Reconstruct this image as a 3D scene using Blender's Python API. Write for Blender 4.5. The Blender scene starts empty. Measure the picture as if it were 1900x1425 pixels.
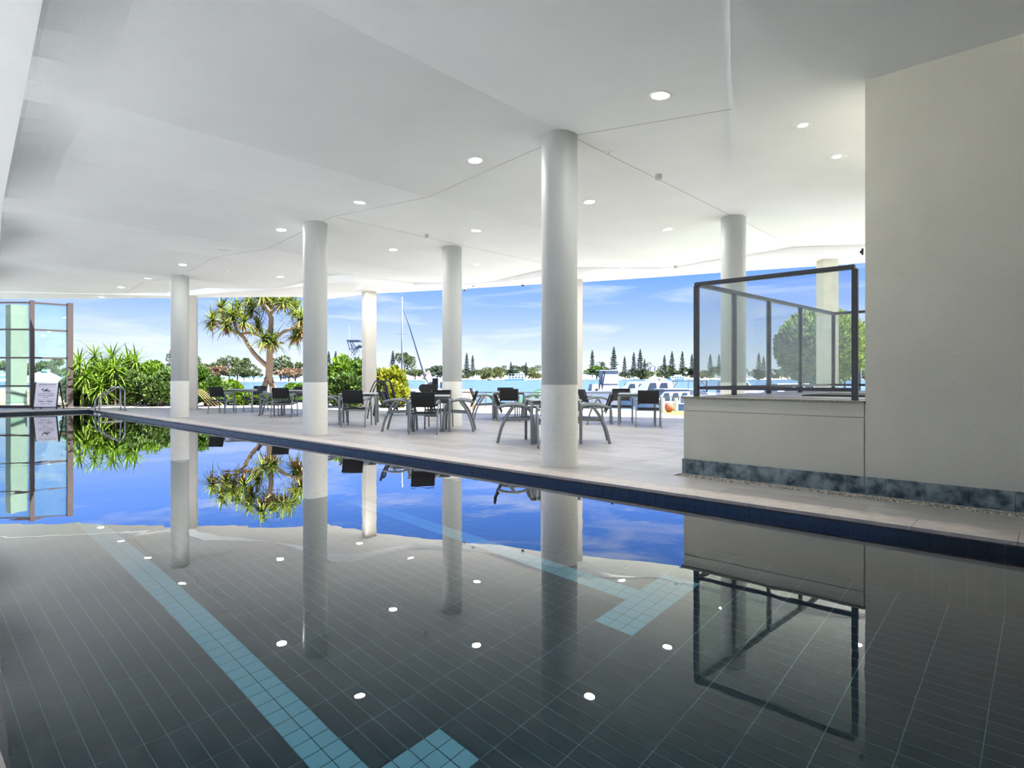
import bpy, math, random
from mathutils import Vector, Matrix, Quaternion
R = random.Random(7)
S = bpy.context.scene
COL = S.collection

# ------------------------------------------------------------------ camera
F, CX, HY, CZ = 1100.0, 950.0, 701.0, 1.10          # 1900x1425 frame, level camera with vertical shift
RX, RY = (.6773, -.7358), (.7358, .6773)             # camera right / forward in the pool's own axes
cam = bpy.data.cameras.new('camera'); co = bpy.data.objects.new('camera', cam); COL.objects.link(co)
cam.sensor_width = 36; cam.lens = F / 1900 * 36
cam.shift_y = -(1425 / 2 - HY) / 1900
cam.clip_start = .02; cam.clip_end = 20000
co.location = (0, 0, CZ)
co.rotation_euler = (math.pi / 2, 0, -math.atan2(RY[0], RY[1]))
S.camera = co

def at(px, d):
    """ground point at distance d in front of the lens along the column px of the view"""
    k = (px - CX) / F
    return ((k * RX[0] + RY[0]) * d, (k * RX[1] + RY[1]) * d)
def zat(py, d): return CZ - (py - HY) / F * d

# ------------------------------------------------------------------ exposure, sky, sun
vs = S.view_settings
vs.view_transform = 'Standard'; vs.look = 'None'; vs.gamma = 1; vs.use_curve_mapping = False
S.display_settings.display_device = 'sRGB'
vs.exposure = 1.95
SKY_STRENGTH = 0.34
SUN_STRENGTH = 10.0
LAMP_POWER = 12.0
LEFT_WALL_END = 2.2                                    # end of the added near-side wall, set by the daylight wanted inside
S.cycles.max_bounces = 14; S.cycles.diffuse_bounces = 6; S.cycles.glossy_bounces = 6
S.cycles.transmission_bounces = 10; S.cycles.transparent_max_bounces = 24
S.cycles.caustics_refractive = True; S.cycles.caustics_reflective = True
S.cycles.sample_clamp_indirect = 6.0
S.cycles.use_denoising = True

def world():
    w = bpy.data.worlds.new('sky'); S.world = w; w.use_nodes = True
    nt = w.node_tree; N = nt.nodes; L = nt.links; N.clear()
    out = N.new('ShaderNodeOutputWorld'); bg = N.new('ShaderNodeBackground')
    tc = N.new('ShaderNodeTexCoord'); sep = N.new('ShaderNodeSeparateXYZ')
    L.new(tc.outputs['Generated'], sep.inputs[0])
    cr = N.new('ShaderNodeValToRGB'); cr.color_ramp.interpolation = 'LINEAR'
    mp = N.new('ShaderNodeMapRange'); mp.inputs['From Min'].default_value = -.05; mp.inputs['From Max'].default_value = 1
    L.new(sep.outputs['Z'], mp.inputs['Value']); L.new(mp.outputs[0], cr.inputs[0])
    stops = [(-.05, (.74, .84, .96)), (.0, (.75, .85, .97)), (.03, (.68, .78, .99)), (.07, (.48, .62, 1.0)),
             (.11, (.31, .48, 1.0)), (.16, (.18, .37, .98)), (.22, (.12, .30, .92)), (.45, (.09, .25, .70)), (1, (.08, .20, .55))]
    el = cr.color_ramp.elements
    for i, (z, c) in enumerate(stops):
        e = el[i] if i < 2 else el.new(1)
        e.position = (z + .05) / 1.05; e.color = (*c, 1)
    # thin streaks of cirrus
    mpg = N.new('ShaderNodeMapping'); mpg.inputs['Scale'].default_value = (2.2, 2.2, 17)
    mpg.inputs['Rotation'].default_value = (.12, .08, 0)
    L.new(tc.outputs['Generated'], mpg.inputs[0])
    nz = N.new('ShaderNodeTexNoise'); nz.inputs['Scale'].default_value = 2.1; nz.inputs['Detail'].default_value = 7
    nz.inputs['Roughness'].default_value = .55; nz.inputs['Distortion'].default_value = .6
    L.new(mpg.outputs[0], nz.inputs['Vector'])
    cl = N.new('ShaderNodeMapRange'); cl.inputs['From Min'].default_value = .50; cl.inputs['From Max'].default_value = .82
    cl.inputs['To Max'].default_value = .75
    L.new(nz.outputs['Fac'], cl.inputs['Value'])
    mx = N.new('ShaderNodeMixRGB'); mx.inputs[2].default_value = (.86, .91, .99, 1)
    L.new(cl.outputs[0], mx.inputs[0]); L.new(cr.outputs[0], mx.inputs[1])
    L.new(mx.outputs[0], bg.inputs[0]); bg.inputs[1].default_value = SKY_STRENGTH
    L.new(bg.outputs[0], out.inputs[0])
world()
sl = bpy.data.lights.new('sun', 'SUN'); sl.energy = SUN_STRENGTH; sl.angle = .012; sl.color = (1, .98, .955)
so = bpy.data.objects.new('sun', sl); COL.objects.link(so)
SUN_FROM = Vector((.32, -.80, 1.2)).normalized()
so.rotation_euler = (-SUN_FROM).to_track_quat('-Z', 'Y').to_euler(); so.location = (20, -40, 60)

# ------------------------------------------------------------------ helpers
def lin(r, g, b):
    f = lambda c: (c / 255) / 12.92 if c / 255 <= .04045 else (((c / 255) + .055) / 1.055) ** 2.4
    return (f(r), f(g), f(b))

_m = {}
def mat(name, rgb, rough=.6, metal=0, noise=0, scale=6, bump=0, bscale=60, rgb2=None, spec=.5, stretch=(1, 1, 1), detail=4):
    if name in _m: return _m[name]
    m = bpy.data.materials.new(name); m.use_nodes = True; _m[name] = m
    nt = m.node_tree; N = nt.nodes; L = nt.links; p = N['Principled BSDF']
    c = lin(*rgb)
    p.inputs['Base Color'].default_value = (*c, 1); p.inputs['Roughness'].default_value = rough
    p.inputs['Metallic'].default_value = metal; p.inputs['Specular IOR Level'].default_value = spec
    if noise or rgb2 or bump:
        tc = N.new('ShaderNodeTexCoord'); mp = N.new('ShaderNodeMapping'); mp.inputs['Scale'].default_value = stretch
        L.new(tc.outputs['Object'], mp.inputs[0])
    if noise or rgb2:
        nz = N.new('ShaderNodeTexNoise'); nz.inputs['Scale'].default_value = scale; nz.inputs['Detail'].default_value = detail
        L.new(mp.outputs[0], nz.inputs['Vector'])
        rp = N.new('ShaderNodeValToRGB')
        c2 = lin(*rgb2) if rgb2 else tuple(min(1, x * (1 + noise)) for x in c)
        c1 = c if rgb2 else tuple(x * (1 - noise) for x in c)
        rp.color_ramp.elements[0].position = .35; rp.color_ramp.elements[1].position = .65
        rp.color_ramp.elements[0].color = (*c1, 1); rp.color_ramp.elements[1].color = (*c2, 1)
        L.new(nz.outputs['Fac'], rp.inputs[0]); L.new(rp.outputs[0], p.inputs['Base Color'])
    if bump:
        nb = N.new('ShaderNodeTexNoise'); nb.inputs['Scale'].default_value = bscale; nb.inputs['Detail'].default_value = 3
        L.new(mp.outputs[0], nb.inputs['Vector'])
        b = N.new('ShaderNodeBump'); b.inputs['Strength'].default_value = bump; b.inputs['Distance'].default_value = .01
        L.new(nb.outputs['Fac'], b.inputs['Height']); L.new(b.outputs[0], p.inputs['Normal'])
    return m

def glassy(name, tint, haze=.0, haze_rgb=(200, 205, 205), scale=3):
    """thin pane: transparent tint + sharp reflection + a film of dust"""
    m = bpy.data.materials.new(name); m.use_nodes = True
    nt = m.node_tree; N = nt.nodes; L = nt.links; N.clear()
    out = N.new('ShaderNodeOutputMaterial'); tr = N.new('ShaderNodeBsdfTransparent'); tr.inputs[0].default_value = (*tint, 1)
    gl = N.new('ShaderNodeBsdfGlossy'); gl.inputs['Roughness'].default_value = .02
    fr = N.new('ShaderNodeFresnel'); fr.inputs[0].default_value = 1.45
    mx = N.new('ShaderNodeMixShader'); ge = N.new('ShaderNodeNewGeometry'); bf = N.new('ShaderNodeMath'); bf.operation = 'SUBTRACT'; bf.inputs[0].default_value = 1; L.new(ge.outputs['Backfacing'], bf.inputs[1])
    fm = N.new('ShaderNodeMath'); fm.operation = 'MULTIPLY'; L.new(fr.outputs[0], fm.inputs[0]); L.new(bf.outputs[0], fm.inputs[1])
    L.new(fm.outputs[0], mx.inputs[0]); L.new(tr.outputs[0], mx.inputs[1]); L.new(gl.outputs[0], mx.inputs[2])
    last = mx
    if haze:
        df = N.new('ShaderNodeBsdfDiffuse'); df.inputs[0].default_value = (*lin(*haze_rgb), 1)
        tl = N.new('ShaderNodeBsdfTranslucent'); tl.inputs[0].default_value = (*lin(*haze_rgb), 1)
        ad = N.new('ShaderNodeMixShader'); ad.inputs[0].default_value = .5
        L.new(df.outputs[0], ad.inputs[1]); L.new(tl.outputs[0], ad.inputs[2])
        tc = N.new('ShaderNodeTexCoord'); nz = N.new('ShaderNodeTexNoise'); nz.inputs['Scale'].default_value = scale; nz.inputs['Detail'].default_value = 8
        L.new(tc.outputs['Object'], nz.inputs['Vector'])
        mr = N.new('ShaderNodeMapRange'); mr.inputs['From Min'].default_value = .3; mr.inputs['From Max'].default_value = .75
        mr.inputs['To Min'].default_value = haze * .4; mr.inputs['To Max'].default_value = haze * 1.5
        L.new(nz.outputs['Fac'], mr.inputs['Value'])
        m2 = N.new('ShaderNodeMixShader'); L.new(mr.outputs[0], m2.inputs[0]); L.new(mx.outputs[0], m2.inputs[1]); L.new(ad.outputs[0], m2.inputs[2]); last = m2
    L.new(last.outputs[0], out.inputs[0]); return m

class MB:
    def __init__(s): s.v = []; s.f = []
    def quad(s, *p):
        b = len(s.v); s.v += [tuple(q) for q in p]; s.f.append(tuple(range(b, b + len(p)))); return s
    def box(s, x0, x1, y0, y1, z0, z1):
        b = len(s.v)
        s.v += [(x, y, z) for z in (z0, z1) for y in (y0, y1) for x in (x0, x1)]
        s.f += [tuple(b + i for i in q) for q in ((0, 2, 3, 1), (4, 5, 7, 6), (0, 1, 5, 4), (2, 6, 7, 3), (0, 4, 6, 2), (1, 3, 7, 5))]
        return s
    def beam(s, a, b, w, h):
        """rectangular bar from a to b, w sideways, h upwards"""
        a, b = Vector(a), Vector(b); d = (b - a).normalized()
        side = d.cross(Vector((0, 0, 1)))
        side = side.normalized() if side.length > 1e-4 else Vector((1, 0, 0))
        up = side.cross(d).normalized()
        n = len(s.v)
        for p in (a, b):
            for i, j in ((-1, -1), (1, -1), (1, 1), (-1, 1)):
                s.v.append(tuple(p + side * (w / 2 * i) + up * (h / 2 * j)))
        s.f += [(n, n + 1, n + 2, n + 3), (n + 7, n + 6, n + 5, n + 4)] + [(n + i, n + 4 + i, n + 4 + (i + 1) % 4, n + (i + 1) % 4) for i in range(4)]
        return s
    def prism(s, poly, z0, z1):
        n = len(poly); b = len(s.v)
        s.v += [(x, y, z0) for x, y in poly] + [(x, y, z1) for x, y in poly]
        s.f += [tuple(b + i for i in range(n))[::-1], tuple(b + n + i for i in range(n))]
        s.f += [(b + i, b + (i + 1) % n, b + n + (i + 1) % n, b + n + i) for i in range(n)]
        return s
    def cyl(s, x, y, z0, z1, r, n=24, r2=None):
        r2 = r if r2 is None else r2; b = len(s.v)
        for z, q in ((z0, r), (z1, r2)):
            s.v += [(x + q * math.cos(2 * math.pi * i / n), y + q * math.sin(2 * math.pi * i / n), z) for i in range(n)]
        s.f += [tuple(b + i for i in range(n))[::-1], tuple(b + n + i for i in range(n))]
        s.f += [(b + i, b + (i + 1) % n, b + n + (i + 1) % n, b + n + i) for i in range(n)]
        return s
    def lathe(s, x, y, prof, n=32):
        b = len(s.v); k = len(prof)
        for r, z in prof: s.v += [(x + r * math.cos(2 * math.pi * i / n), y + r * math.sin(2 * math.pi * i / n), z) for i in range(n)]
        for j in range(k - 1):
            s.f += [(b + j * n + i, b + j * n + (i + 1) % n, b + (j + 1) * n + (i + 1) % n, b + (j + 1) * n + i) for i in range(n)]
        return s
    def tube(s, pts, r, n=8, smooth=0, flat=1.0):
        P = [Vector(p) for p in pts]
        rr = list(r) if isinstance(r, (list, tuple)) else [r] * len(P)
        if smooth and len(P) > 2:
            Q = []; q2 = []
            for i in range(len(P) - 1):
                p0 = P[max(i - 1, 0)]; p1 = P[i]; p2 = P[i + 1]; p3 = P[min(i + 2, len(P) - 1)]
                for k in range(smooth):
                    t = k / smooth
                    Q.append(.5 * ((2 * p1) + (p2 - p0) * t + (2 * p0 - 5 * p1 + 4 * p2 - p3) * t * t + (3 * p1 - p0 - 3 * p2 + p3) * t ** 3))
                    q2.append(rr[i] * (1 - t) + rr[i + 1] * t)
            Q.append(P[-1]); q2.append(rr[-1]); P = Q; rr = q2
        b = len(s.v); up = None
        for i, p in enumerate(P):
            d = (P[min(i + 1, len(P) - 1)] - P[max(i - 1, 0)]).normalized()
            if up is None:
                up = Vector((1, 0, 0)) if abs(d.x) < .9 else Vector((0, 1, 0))
            u = (up - d * up.dot(d)).normalized(); w = d.cross(u); up = u
            for k in range(n):
                a = 2 * math.pi * k / n
                s.v.append(tuple(p + u * (math.cos(a) * rr[i]) + w * (math.sin(a) * rr[i] * flat)))
        m = len(P)
        for j in range(m - 1):
            s.f += [(b + j * n + i, b + j * n + (i + 1) % n, b + (j + 1) * n + (i + 1) % n, b + (j + 1) * n + i) for i in range(n)]
        s.f += [tuple(b + i for i in range(n))[::-1], tuple(b + (m - 1) * n + i for i in range(n))]
        return s
    def ball(s, c, r, n=12, m=8, sq=(1, 1, 1)):
        b = len(s.v)
        for j in range(m + 1):
            th = math.pi * j / m
            for i in range(n):
                a = 2 * math.pi * i / n
                s.v.append((c[0] + r * sq[0] * math.sin(th) * math.cos(a), c[1] + r * sq[1] * math.sin(th) * math.sin(a), c[2] + r * sq[2] * math.cos(th)))
        for j in range(m): s.f += [(b + j * n + i, b + (j + 1) * n + i, b + (j + 1) * n + (i + 1) % n, b + j * n + (i + 1) % n) for i in range(n)]
        return s
    def data(s, name, m, smooth=False):
        me = bpy.data.meshes.new(name); me.from_pydata(s.v, [], s.f); me.update()
        if m: me.materials.append(m)
        if smooth: me.polygons.foreach_set('use_smooth', [True] * len(me.polygons))
        return me
    def build(s, name, m, parent=None, smooth=False, bevel=0, auto=False):
        me = s.data(name, m, smooth)
        o = bpy.data.objects.new(name, me); COL.objects.link(o)
        if parent: o.parent = parent
        if bevel:
            md = o.modifiers.new('bevel', 'BEVEL'); md.width = bevel; md.segments = 2; md.limit_method = 'ANGLE'
        if auto and smooth:
            try:
                for p in me.polygons: p.use_smooth = True
                me.set_sharp_from_angle(angle=math.radians(40))
            except Exception: pass
        return o
def link(name, me, parent=None, loc=None, rot=None, scale=None):
    o = bpy.data.objects.new(name, me); COL.objects.link(o)
    if parent: o.parent = parent
    if loc: o.location = loc
    if rot: o.rotation_euler = rot
    if scale: o.scale = scale
    return o
def tag(o, label=None, cat=None, group=None, kind=None):
    if label: o['label'] = label
    if cat: o['category'] = cat
    if group: o['group'] = group
    if kind: o['kind'] = kind
    return o
def thing(name, label, cat, loc=(0, 0, 0), rz=0, group=None):
    o = bpy.data.objects.new(name, None); COL.objects.link(o)
    o.empty_display_size = .2; o.location = loc; o.rotation_euler = (0, 0, rz)
    return tag(o, label, cat, group)
def struct(o, label=None, cat=None): return tag(o, label, cat, kind='structure')
def copy_tree(o, parent=None):
    c = o.copy(); COL.objects.link(c)
    if parent: c.parent = parent
    for ch in list(o.children): copy_tree(ch, c)
    return c
ORD = ['first', 'second', 'third', 'fourth', 'fifth', 'sixth', 'seventh', 'eighth', 'ninth', 'tenth', 'eleventh', 'twelfth', 'thirteenth',
       'fourteenth', 'fifteenth', 'sixteenth', 'seventeenth', 'eighteenth', 'nineteenth', 'twentieth', 'twenty-first', 'twenty-second', 'twenty-third', 'twenty-fourth', 'twenty-fifth']

# ------------------------------------------------------------------ materials
white_paint = mat('white_ceiling_paint', (236, 237, 236), .75, noise=.015, scale=1.3, bump=.25, bscale=140)
cream_paint = mat('cream_render', (188, 184, 174), .8, noise=.025, scale=2.2, bump=.5, bscale=110)
wall_paint = mat('wall_render', (204, 201, 185), .85, noise=.03, scale=1.8, bump=.6, bscale=130)
groove_m = mat('joint_shadow_gap', (176, 174, 170), .9)
column_paint = mat('column_paint', (156, 159, 156), .55, noise=.012, scale=2)
black_metal = mat('charcoal_powder_coat', (24, 26, 29), .38, spec=.5)
grey_metal = mat('grey_aluminium', (118, 125, 127), .38, metal=.15)
steel = mat('stainless_steel', (150, 150, 154), .22, metal=1)
sling = mat('black_sling_fabric', (17, 19, 23), .7, bump=.4, bscale=400)
blue_sling = mat('blue_sling_fabric', (62, 84, 142), .65, bump=.3, bscale=400)
brown_alu = mat('brown_window_frame', (58, 48, 46), .4, metal=.2)
grout_dark = mat('pool_grout', (104, 146, 156), .8)
tile_dark = mat('navy_pool_tile', (18, 50, 66), .25, noise=.05, scale=5)
tile_wall = mat('navy_waterline_tile', (34, 50, 62), .22, noise=.12, scale=7)
tile_lane = mat('aqua_lane_tile', (140, 206, 228), .3, noise=.05, scale=5)
lane_grout = mat('lane_grout', (52, 78, 86), .8)
deck_tile = mat('grey_deck_tile', (158, 155, 151), .42, noise=.07, scale=3.0, bump=.2, bscale=60, stretch=(6, 1, 1), detail=7)
deck_tile2 = mat('grey_deck_tile_dark', (147, 143, 139), .42, noise=.07, scale=3.5, bump=.2, bscale=60, stretch=(6, 1, 1), detail=7)
deck_grout = mat('deck_grout', (150, 143, 136), .9)
coping_m = mat('stone_coping', (176, 168, 160), .55, noise=.10, scale=9, bump=.5, bscale=90, detail=8)
slate = mat('slate_skirting', (52, 68, 76), .6, rgb2=(136, 152, 152), scale=11, bump=.6, bscale=25, detail=8)
pebble_m = mat('pebble_strip', (168, 164, 152), .7, rgb2=(120, 116, 106), scale=40)
stone_top = mat('stone_capping', (128, 124, 112), .6, noise=.25, scale=40)
balcony_tile = mat('balcony_floor_tile', (84, 82, 84), .4, noise=.1, scale=8, stretch=(1, 6, 1))
concrete = mat('pale_concrete', (204, 206, 206), .85, noise=.05, scale=2, bump=.3, bscale=30)
soil = mat('garden_soil', (92, 78, 62), .95, rgb2=(128, 110, 88), scale=6)
grass_m = mat('lawn_grass', (96, 120, 34), .9, rgb2=(126, 144, 48), scale=4)
sand_m = mat('beach_sand', (206, 196, 178), .95, noise=.05, scale=.05)
green_glass = glassy('green_tinted_glass', (.84, .95, .90), .04, (190, 205, 200))
dusty_glass = glassy('salt_dusted_glass', (.90, .93, .92), .07, (205, 208, 204), 9)
timber = mat('weathered_timber', (150, 128, 104), .85, noise=.15, scale=12, stretch=(1, 1, .2))
hull_white = mat('boat_gelcoat', (150, 154, 162), .3)
hull_blue = mat('boat_blue', (58, 122, 178), .3)
canvas_navy = mat('navy_canvas', (34, 46, 66), .8)
canvas_white = mat('white_canvas', (134, 140, 152), .8)
window_dark = mat('dark_window', (44, 54, 66), .12)
rubber = mat('black_rubber', (22, 22, 23), .7)

def mosaic():
    m = bpy.data.materials.new('white_mosaic_band'); m.use_nodes = True
    nt = m.node_tree; N = nt.nodes; L = nt.links; p = N['Principled BSDF']; p.inputs['Roughness'].default_value = .3
    tc = N.new('ShaderNodeTexCoord'); sp = N.new('ShaderNodeSeparateXYZ'); L.new(tc.outputs['Object'], sp.inputs[0])
    an = N.new('ShaderNodeMath'); an.operation = 'ARCTAN2'; L.new(sp.outputs['Y'], an.inputs[0]); L.new(sp.outputs['X'], an.inputs[1])
    ml = N.new('ShaderNodeMath'); ml.operation = 'MULTIPLY'; ml.inputs[1].default_value = .234; L.new(an.outputs[0], ml.inputs[0])
    cb = N.new('ShaderNodeCombineXYZ'); L.new(ml.outputs[0], cb.inputs[0]); L.new(sp.outputs['Z'], cb.inputs[1])
    br = N.new('ShaderNodeTexBrick'); L.new(cb.outputs[0], br.inputs['Vector'])
    br.inputs['Color1'].default_value = (*lin(222, 221, 211), 1); br.inputs['Color2'].default_value = (*lin(230, 229, 221), 1)
    br.inputs['Mortar'].default_value = (*lin(206, 204, 194), 1); br.inputs['Scale'].default_value = 1
    br.inputs['Mortar Size'].default_value = .0016; br.inputs['Brick Width'].default_value = .025; br.inputs['Row Height'].default_value = .0205
    br.inputs['Bias'].default_value = 0
    L.new(br.outputs['Color'], p.inputs['Base Color'])
    b = N.new('ShaderNodeBump'); b.inputs['Strength'].default_value = .3; b.inputs['Distance'].default_value = .002; b.invert = True
    L.new(br.outputs['Fac'], b.inputs['Height']); L.new(b.outputs[0], p.inputs['Normal'])
    return m
mosaic_m = mosaic()

def water_mat(name, bump, scale, stretch, patch=False):
    m = bpy.data.materials.new(name); m.use_nodes = True
    nt = m.node_tree; N = nt.nodes; L = nt.links; N.clear()
    out = N.new('ShaderNodeOutputMaterial'); g = N.new('ShaderNodeBsdfRefraction'); g.inputs['IOR'].default_value = 1.333; gl = N.new('ShaderNodeBsdfGlossy'); gl.inputs['Roughness'].default_value = 0
    g.inputs['Roughness'].default_value = 0.0; g.inputs['Color'].default_value = (.84, .965, .99, 1)
    fr = N.new('ShaderNodeFresnel'); fr.inputs[0].default_value = 1.333
    fm = N.new('ShaderNodeMath'); fm.operation = 'MULTIPLY_ADD'; fm.inputs[1].default_value = 3.5; fm.inputs[2].default_value = -.18; fm.use_clamp = True
    L.new(fr.outputs[0], fm.inputs[0]); wm = N.new('ShaderNodeMixShader')
    ge = N.new('ShaderNodeNewGeometry'); mm = N.new('ShaderNodeMix'); L.new(ge.outputs['Backfacing'], mm.inputs[0]); L.new(fm.outputs[0], mm.inputs[2]); L.new(fr.outputs[0], mm.inputs[3])
    L.new(mm.outputs[0], wm.inputs[0]); L.new(g.outputs[0], wm.inputs[1]); L.new(gl.outputs[0], wm.inputs[2])
    tc = N.new('ShaderNodeTexCoord'); mp = N.new('ShaderNodeMapping'); mp.inputs['Scale'].default_value = stretch
    L.new(tc.outputs['Object'], mp.inputs[0])
    nz = N.new('ShaderNodeTexNoise'); nz.inputs['Scale'].default_value = scale; nz.inputs['Detail'].default_value = 2.5
    nz.inputs['Distortion'].default_value = .8
    L.new(mp.outputs[0], nz.inputs['Vector'])
    h = nz.outputs['Fac']
    if patch:   # a small area of livelier ripples in the middle of the pool
        n2 = N.new('ShaderNodeTexNoise'); n2.inputs['Scale'].default_value = 9; n2.inputs['Detail'].default_value = 3
        L.new(tc.outputs['Object'], n2.inputs['Vector'])
        vd = N.new('ShaderNodeVectorMath'); vd.operation = 'DISTANCE'; vd.inputs[1].default_value = (3.7, 4.35, -.097)
        L.new(tc.outputs['Object'], vd.inputs[0])
        mr = N.new('ShaderNodeMapRange'); mr.inputs['From Min'].default_value = .1; mr.inputs['From Max'].default_value = 1.1
        mr.inputs['To Min'].default_value = .35; mr.inputs['To Max'].default_value = 0
        L.new(vd.outputs['Value'], mr.inputs['Value'])
        mu = N.new('ShaderNodeMath'); mu.operation = 'MULTIPLY'; L.new(mr.outputs[0], mu.inputs[0]); L.new(n2.outputs['Fac'], mu.inputs[1])
        ad = N.new('ShaderNodeMath'); L.new(mu.outputs[0], ad.inputs[0]); L.new(h, ad.inputs[1]); h = ad.outputs[0]
    b = N.new('ShaderNodeBump'); b.inputs['Strength'].default_value = bump; b.inputs['Distance'].default_value = .02
    L.new(h, b.inputs['Height']); L.new(b.outputs[0], g.inputs['Normal']); L.new(b.outputs[0], gl.inputs['Normal']); L.new(b.outputs[0], fr.inputs['Normal']); L.new(wm.outputs[0], out.inputs[0])
    return m
pool_water_m = water_mat('pool_water', .07, 1.1, (1, 1, 1), True)

# ------------------------------------------------------------------ outline of the building
PX0 = .26; PX1 = 5.22; PY0 = -3.0; PY1 = 25.0        # pool
WZ = -.097; PF = -1.385                               # water level, pool floor
SZ = 3.915                                            # soffit
OUT = [(-420, 20.6), (-150, 21.0), (0, 21.2), (125, 21.1), (311, 20.9), (366, 20.8), (548, 20.6), (607, 21.2), (680, 19.9), (850, 18.8), (1000, 17.8), (1085, 17.4), (1345, 15.8), (1603, 14.5), (1900, 13.2), (2600, 10.5)]
INN = [(-420, 18.6), (-150, 19.1), (0, 19.4), (311, 20.35), (352, 20.2), (530, 18.6), (608, 17.6), (652.6, 17.4), (771, 18.6), (858, 18.0), (920, 17.5), (1004, 16.6), (1075, 16.2), (1240, 15.2), (1343, 14.5), (1393, 14.3), (1603, 13.1), (1900, 11.6), (2600, 8.9)]
def interp(T, x):
    if x <= T[0][0]: return T[0][1]
    for (a, b), (c, d) in zip(T, T[1:]):
        if x <= c: return b + (d - b) * (x - a) / (c - a)
    return T[-1][1]
PXS = sorted(set([p for p, _ in OUT] + [p for p, _ in INN]))
outer = [at(p, interp(OUT, p)) for p in PXS]; inner = [at(p, interp(INN, p)) for p in PXS]
mid = sorted([((a[1] * .6 + b[1] * .4), (a[0] * .6 + b[0] * .4)) for a, b in zip(inner, outer)])
def xmax(y): return interp(mid, y)
YTOP = mid[-1][0]
FOLD = [(-6, 3.925), (1.75, 3.925), (4.5, 4.14), (7.25, 3.925), (10.05, 4.14), (12.75, 3.925), (15.6, 4.145), (18.3, 3.925), (21.1, 4.12), (23.9, 3.93), (40, 3.93)]
def zc(y): return interp(FOLD, y)
def xb(y): return interp([(-6, .1), (5.54, .88), (7.3, 1.03), (12.85, 1.5), (18.4, 2.1), (26, 2.7), (40, 4)], y)

# ------------------------------------------------------------------ ceiling
ys = sorted(set([-5.9] + [y for y, _ in FOLD[1:-1]] + [i * .55 for i in range(-10, 60)] + [YTOP]))
ys = [y for y in ys if y <= YTOP]
prof = [0, .04, .1, .18, .28, .4, .55, .75]
rows = []
mb = MB()
for y in ys:
    x0 = xb(y); x1 = xmax(y); h = zc(y) - SZ; row = []
    xs = [x0 + p for p in prof] + [x0 + .75 + (x1 - x0 - .75) * k / 8 for k in range(1, 9)]
    for x in xs:
        t = max(0, min(1, (x - x0) / .75)); k = math.sin(t * math.pi / 2) ** .8
        row.append((min(x, max(x1, x0)), y, SZ + h * k))
    rows.append(row)
for r in rows: mb.v += r
w = len(rows[0])
for j in range(len(rows) - 1):
    for i in range(w - 1): mb.f.append((j * w + i, (j + 1) * w + i, (j + 1) * w + i + 1, j * w + i + 1))
ceil = struct(mb.build('ceiling', white_paint, smooth=True), 'white folded plaster ceiling over the pool and terrace')
ceil.data.set_sharp_from_angle(angle=math.radians(3.5))
# flat bulkhead over the near side of the pool
mb = MB()
bp = [(-2.6, -6)] + [(xb(y), y) for y in ys] + [(-2.6, 28.5)]
mb.prism(bp[::-1], SZ, SZ + .25)
bul = struct(mb.build('ceiling_bulkhead', white_paint)); bul.parent = ceil
# soffit strip round the edge
mb = MB()
for i in range(len(PXS) - 1):
    mb.prism([inner[i], outer[i], outer[i + 1], inner[i + 1]], SZ - .002, SZ + .5)
sof = mb.build('ceiling_soffit', white_paint, ceil)
# roof over it all, out of view, put in to block light
poly = [(-2.6, -6)] + [(x, y) for x, y in outer[::-1] if y > -6] + [(-2.6, 28.6)]
mb = MB().prism(poly, SZ + .5, SZ + .75); mb.box(-2.6, -2.5, -6, 28.5, SZ, SZ + .5)
struct(mb.build('roof', concrete), 'unseen flat concrete roof slab put in above the terrace to block light')
# lowered facet above the tall wall
A_, B_, C_ = (4.1, 1.70), (8.38, 3.42), (12.2, 1.70)
mb = MB(); za, zb_, = 3.885, zc(3.42) - .05
b = [(*A_, za), (*B_, zb_), (*C_, 3.915)]; t_ = [(x, y, z + .2) for x, y, z in b]
mb.quad(b[2], b[1], b[0]); mb.quad(b[0], b[1], t_[1], t_[0]); mb.quad(b[1], b[2], t_[2], t_[1])
mb.quad((A_[0], -6, za), b[0], b[2], (C_[0], -6, za)); mb.quad((A_[0], -6, za), (A_[0], -6, za + .2), t_[0], b[0])
mb.build('ceiling_facet', white_paint, ceil)
# expansion joints: fine shadow gaps that follow the folds
def joint(path, nm='trim', w_=.008):
    m = MB()
    for (x0, y0), (x1, y1) in zip(path, path[1:]):
        n = max(1, int(math.hypot(x1 - x0, y1 - y0) / .25))
        # split exactly at folds
        ts = sorted(set([k / n for k in range(n + 1)] + [(fy - y0) / (y1 - y0) for fy, _ in FOLD if y1 != y0 and 0 < (fy - y0) / (y1 - y0) < 1]))
        for ta, tb in zip(ts, ts[1:]):
            pa = (x0 + (x1 - x0) * ta, y0 + (y1 - y0) * ta); pb = (x0 + (x1 - x0) * tb, y0 + (y1 - y0) * tb)
            m.beam((*pa, zc(pa[1]) - .001), (*pb, zc(pb[1]) - .001), w_, .004)
    return m.build(nm, groove_m, ceil)
joint([(5.9, 25), (5.9, 18.3), (5.93, 15), (5.93, 10), (5.93, 5), (6.0, 4.4), (6.3, 2.5)], 'trim')
joint([(5.9, 4.5), (11.2, 4.5), (14.6, 4.5)], 'trim')
joint([(6.0, 10.05), (9.2, 10.05), (13.3, 10.05)], 'trim')

# ------------------------------------------------------------------ ground, deck, pool shell
GED = [(-500, 60), (-100, 60), (300, 60), (480, 44), (560, 38), (620, 27), (740, 24.5), (800, 21.5), (1000, 20.2), (1150, 19.6), (1290, 20.2), (1600, 30), (1900, 34), (2600, 30)]
gp = [at(p, d) for p, d in GED]
mb = MB()
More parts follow.
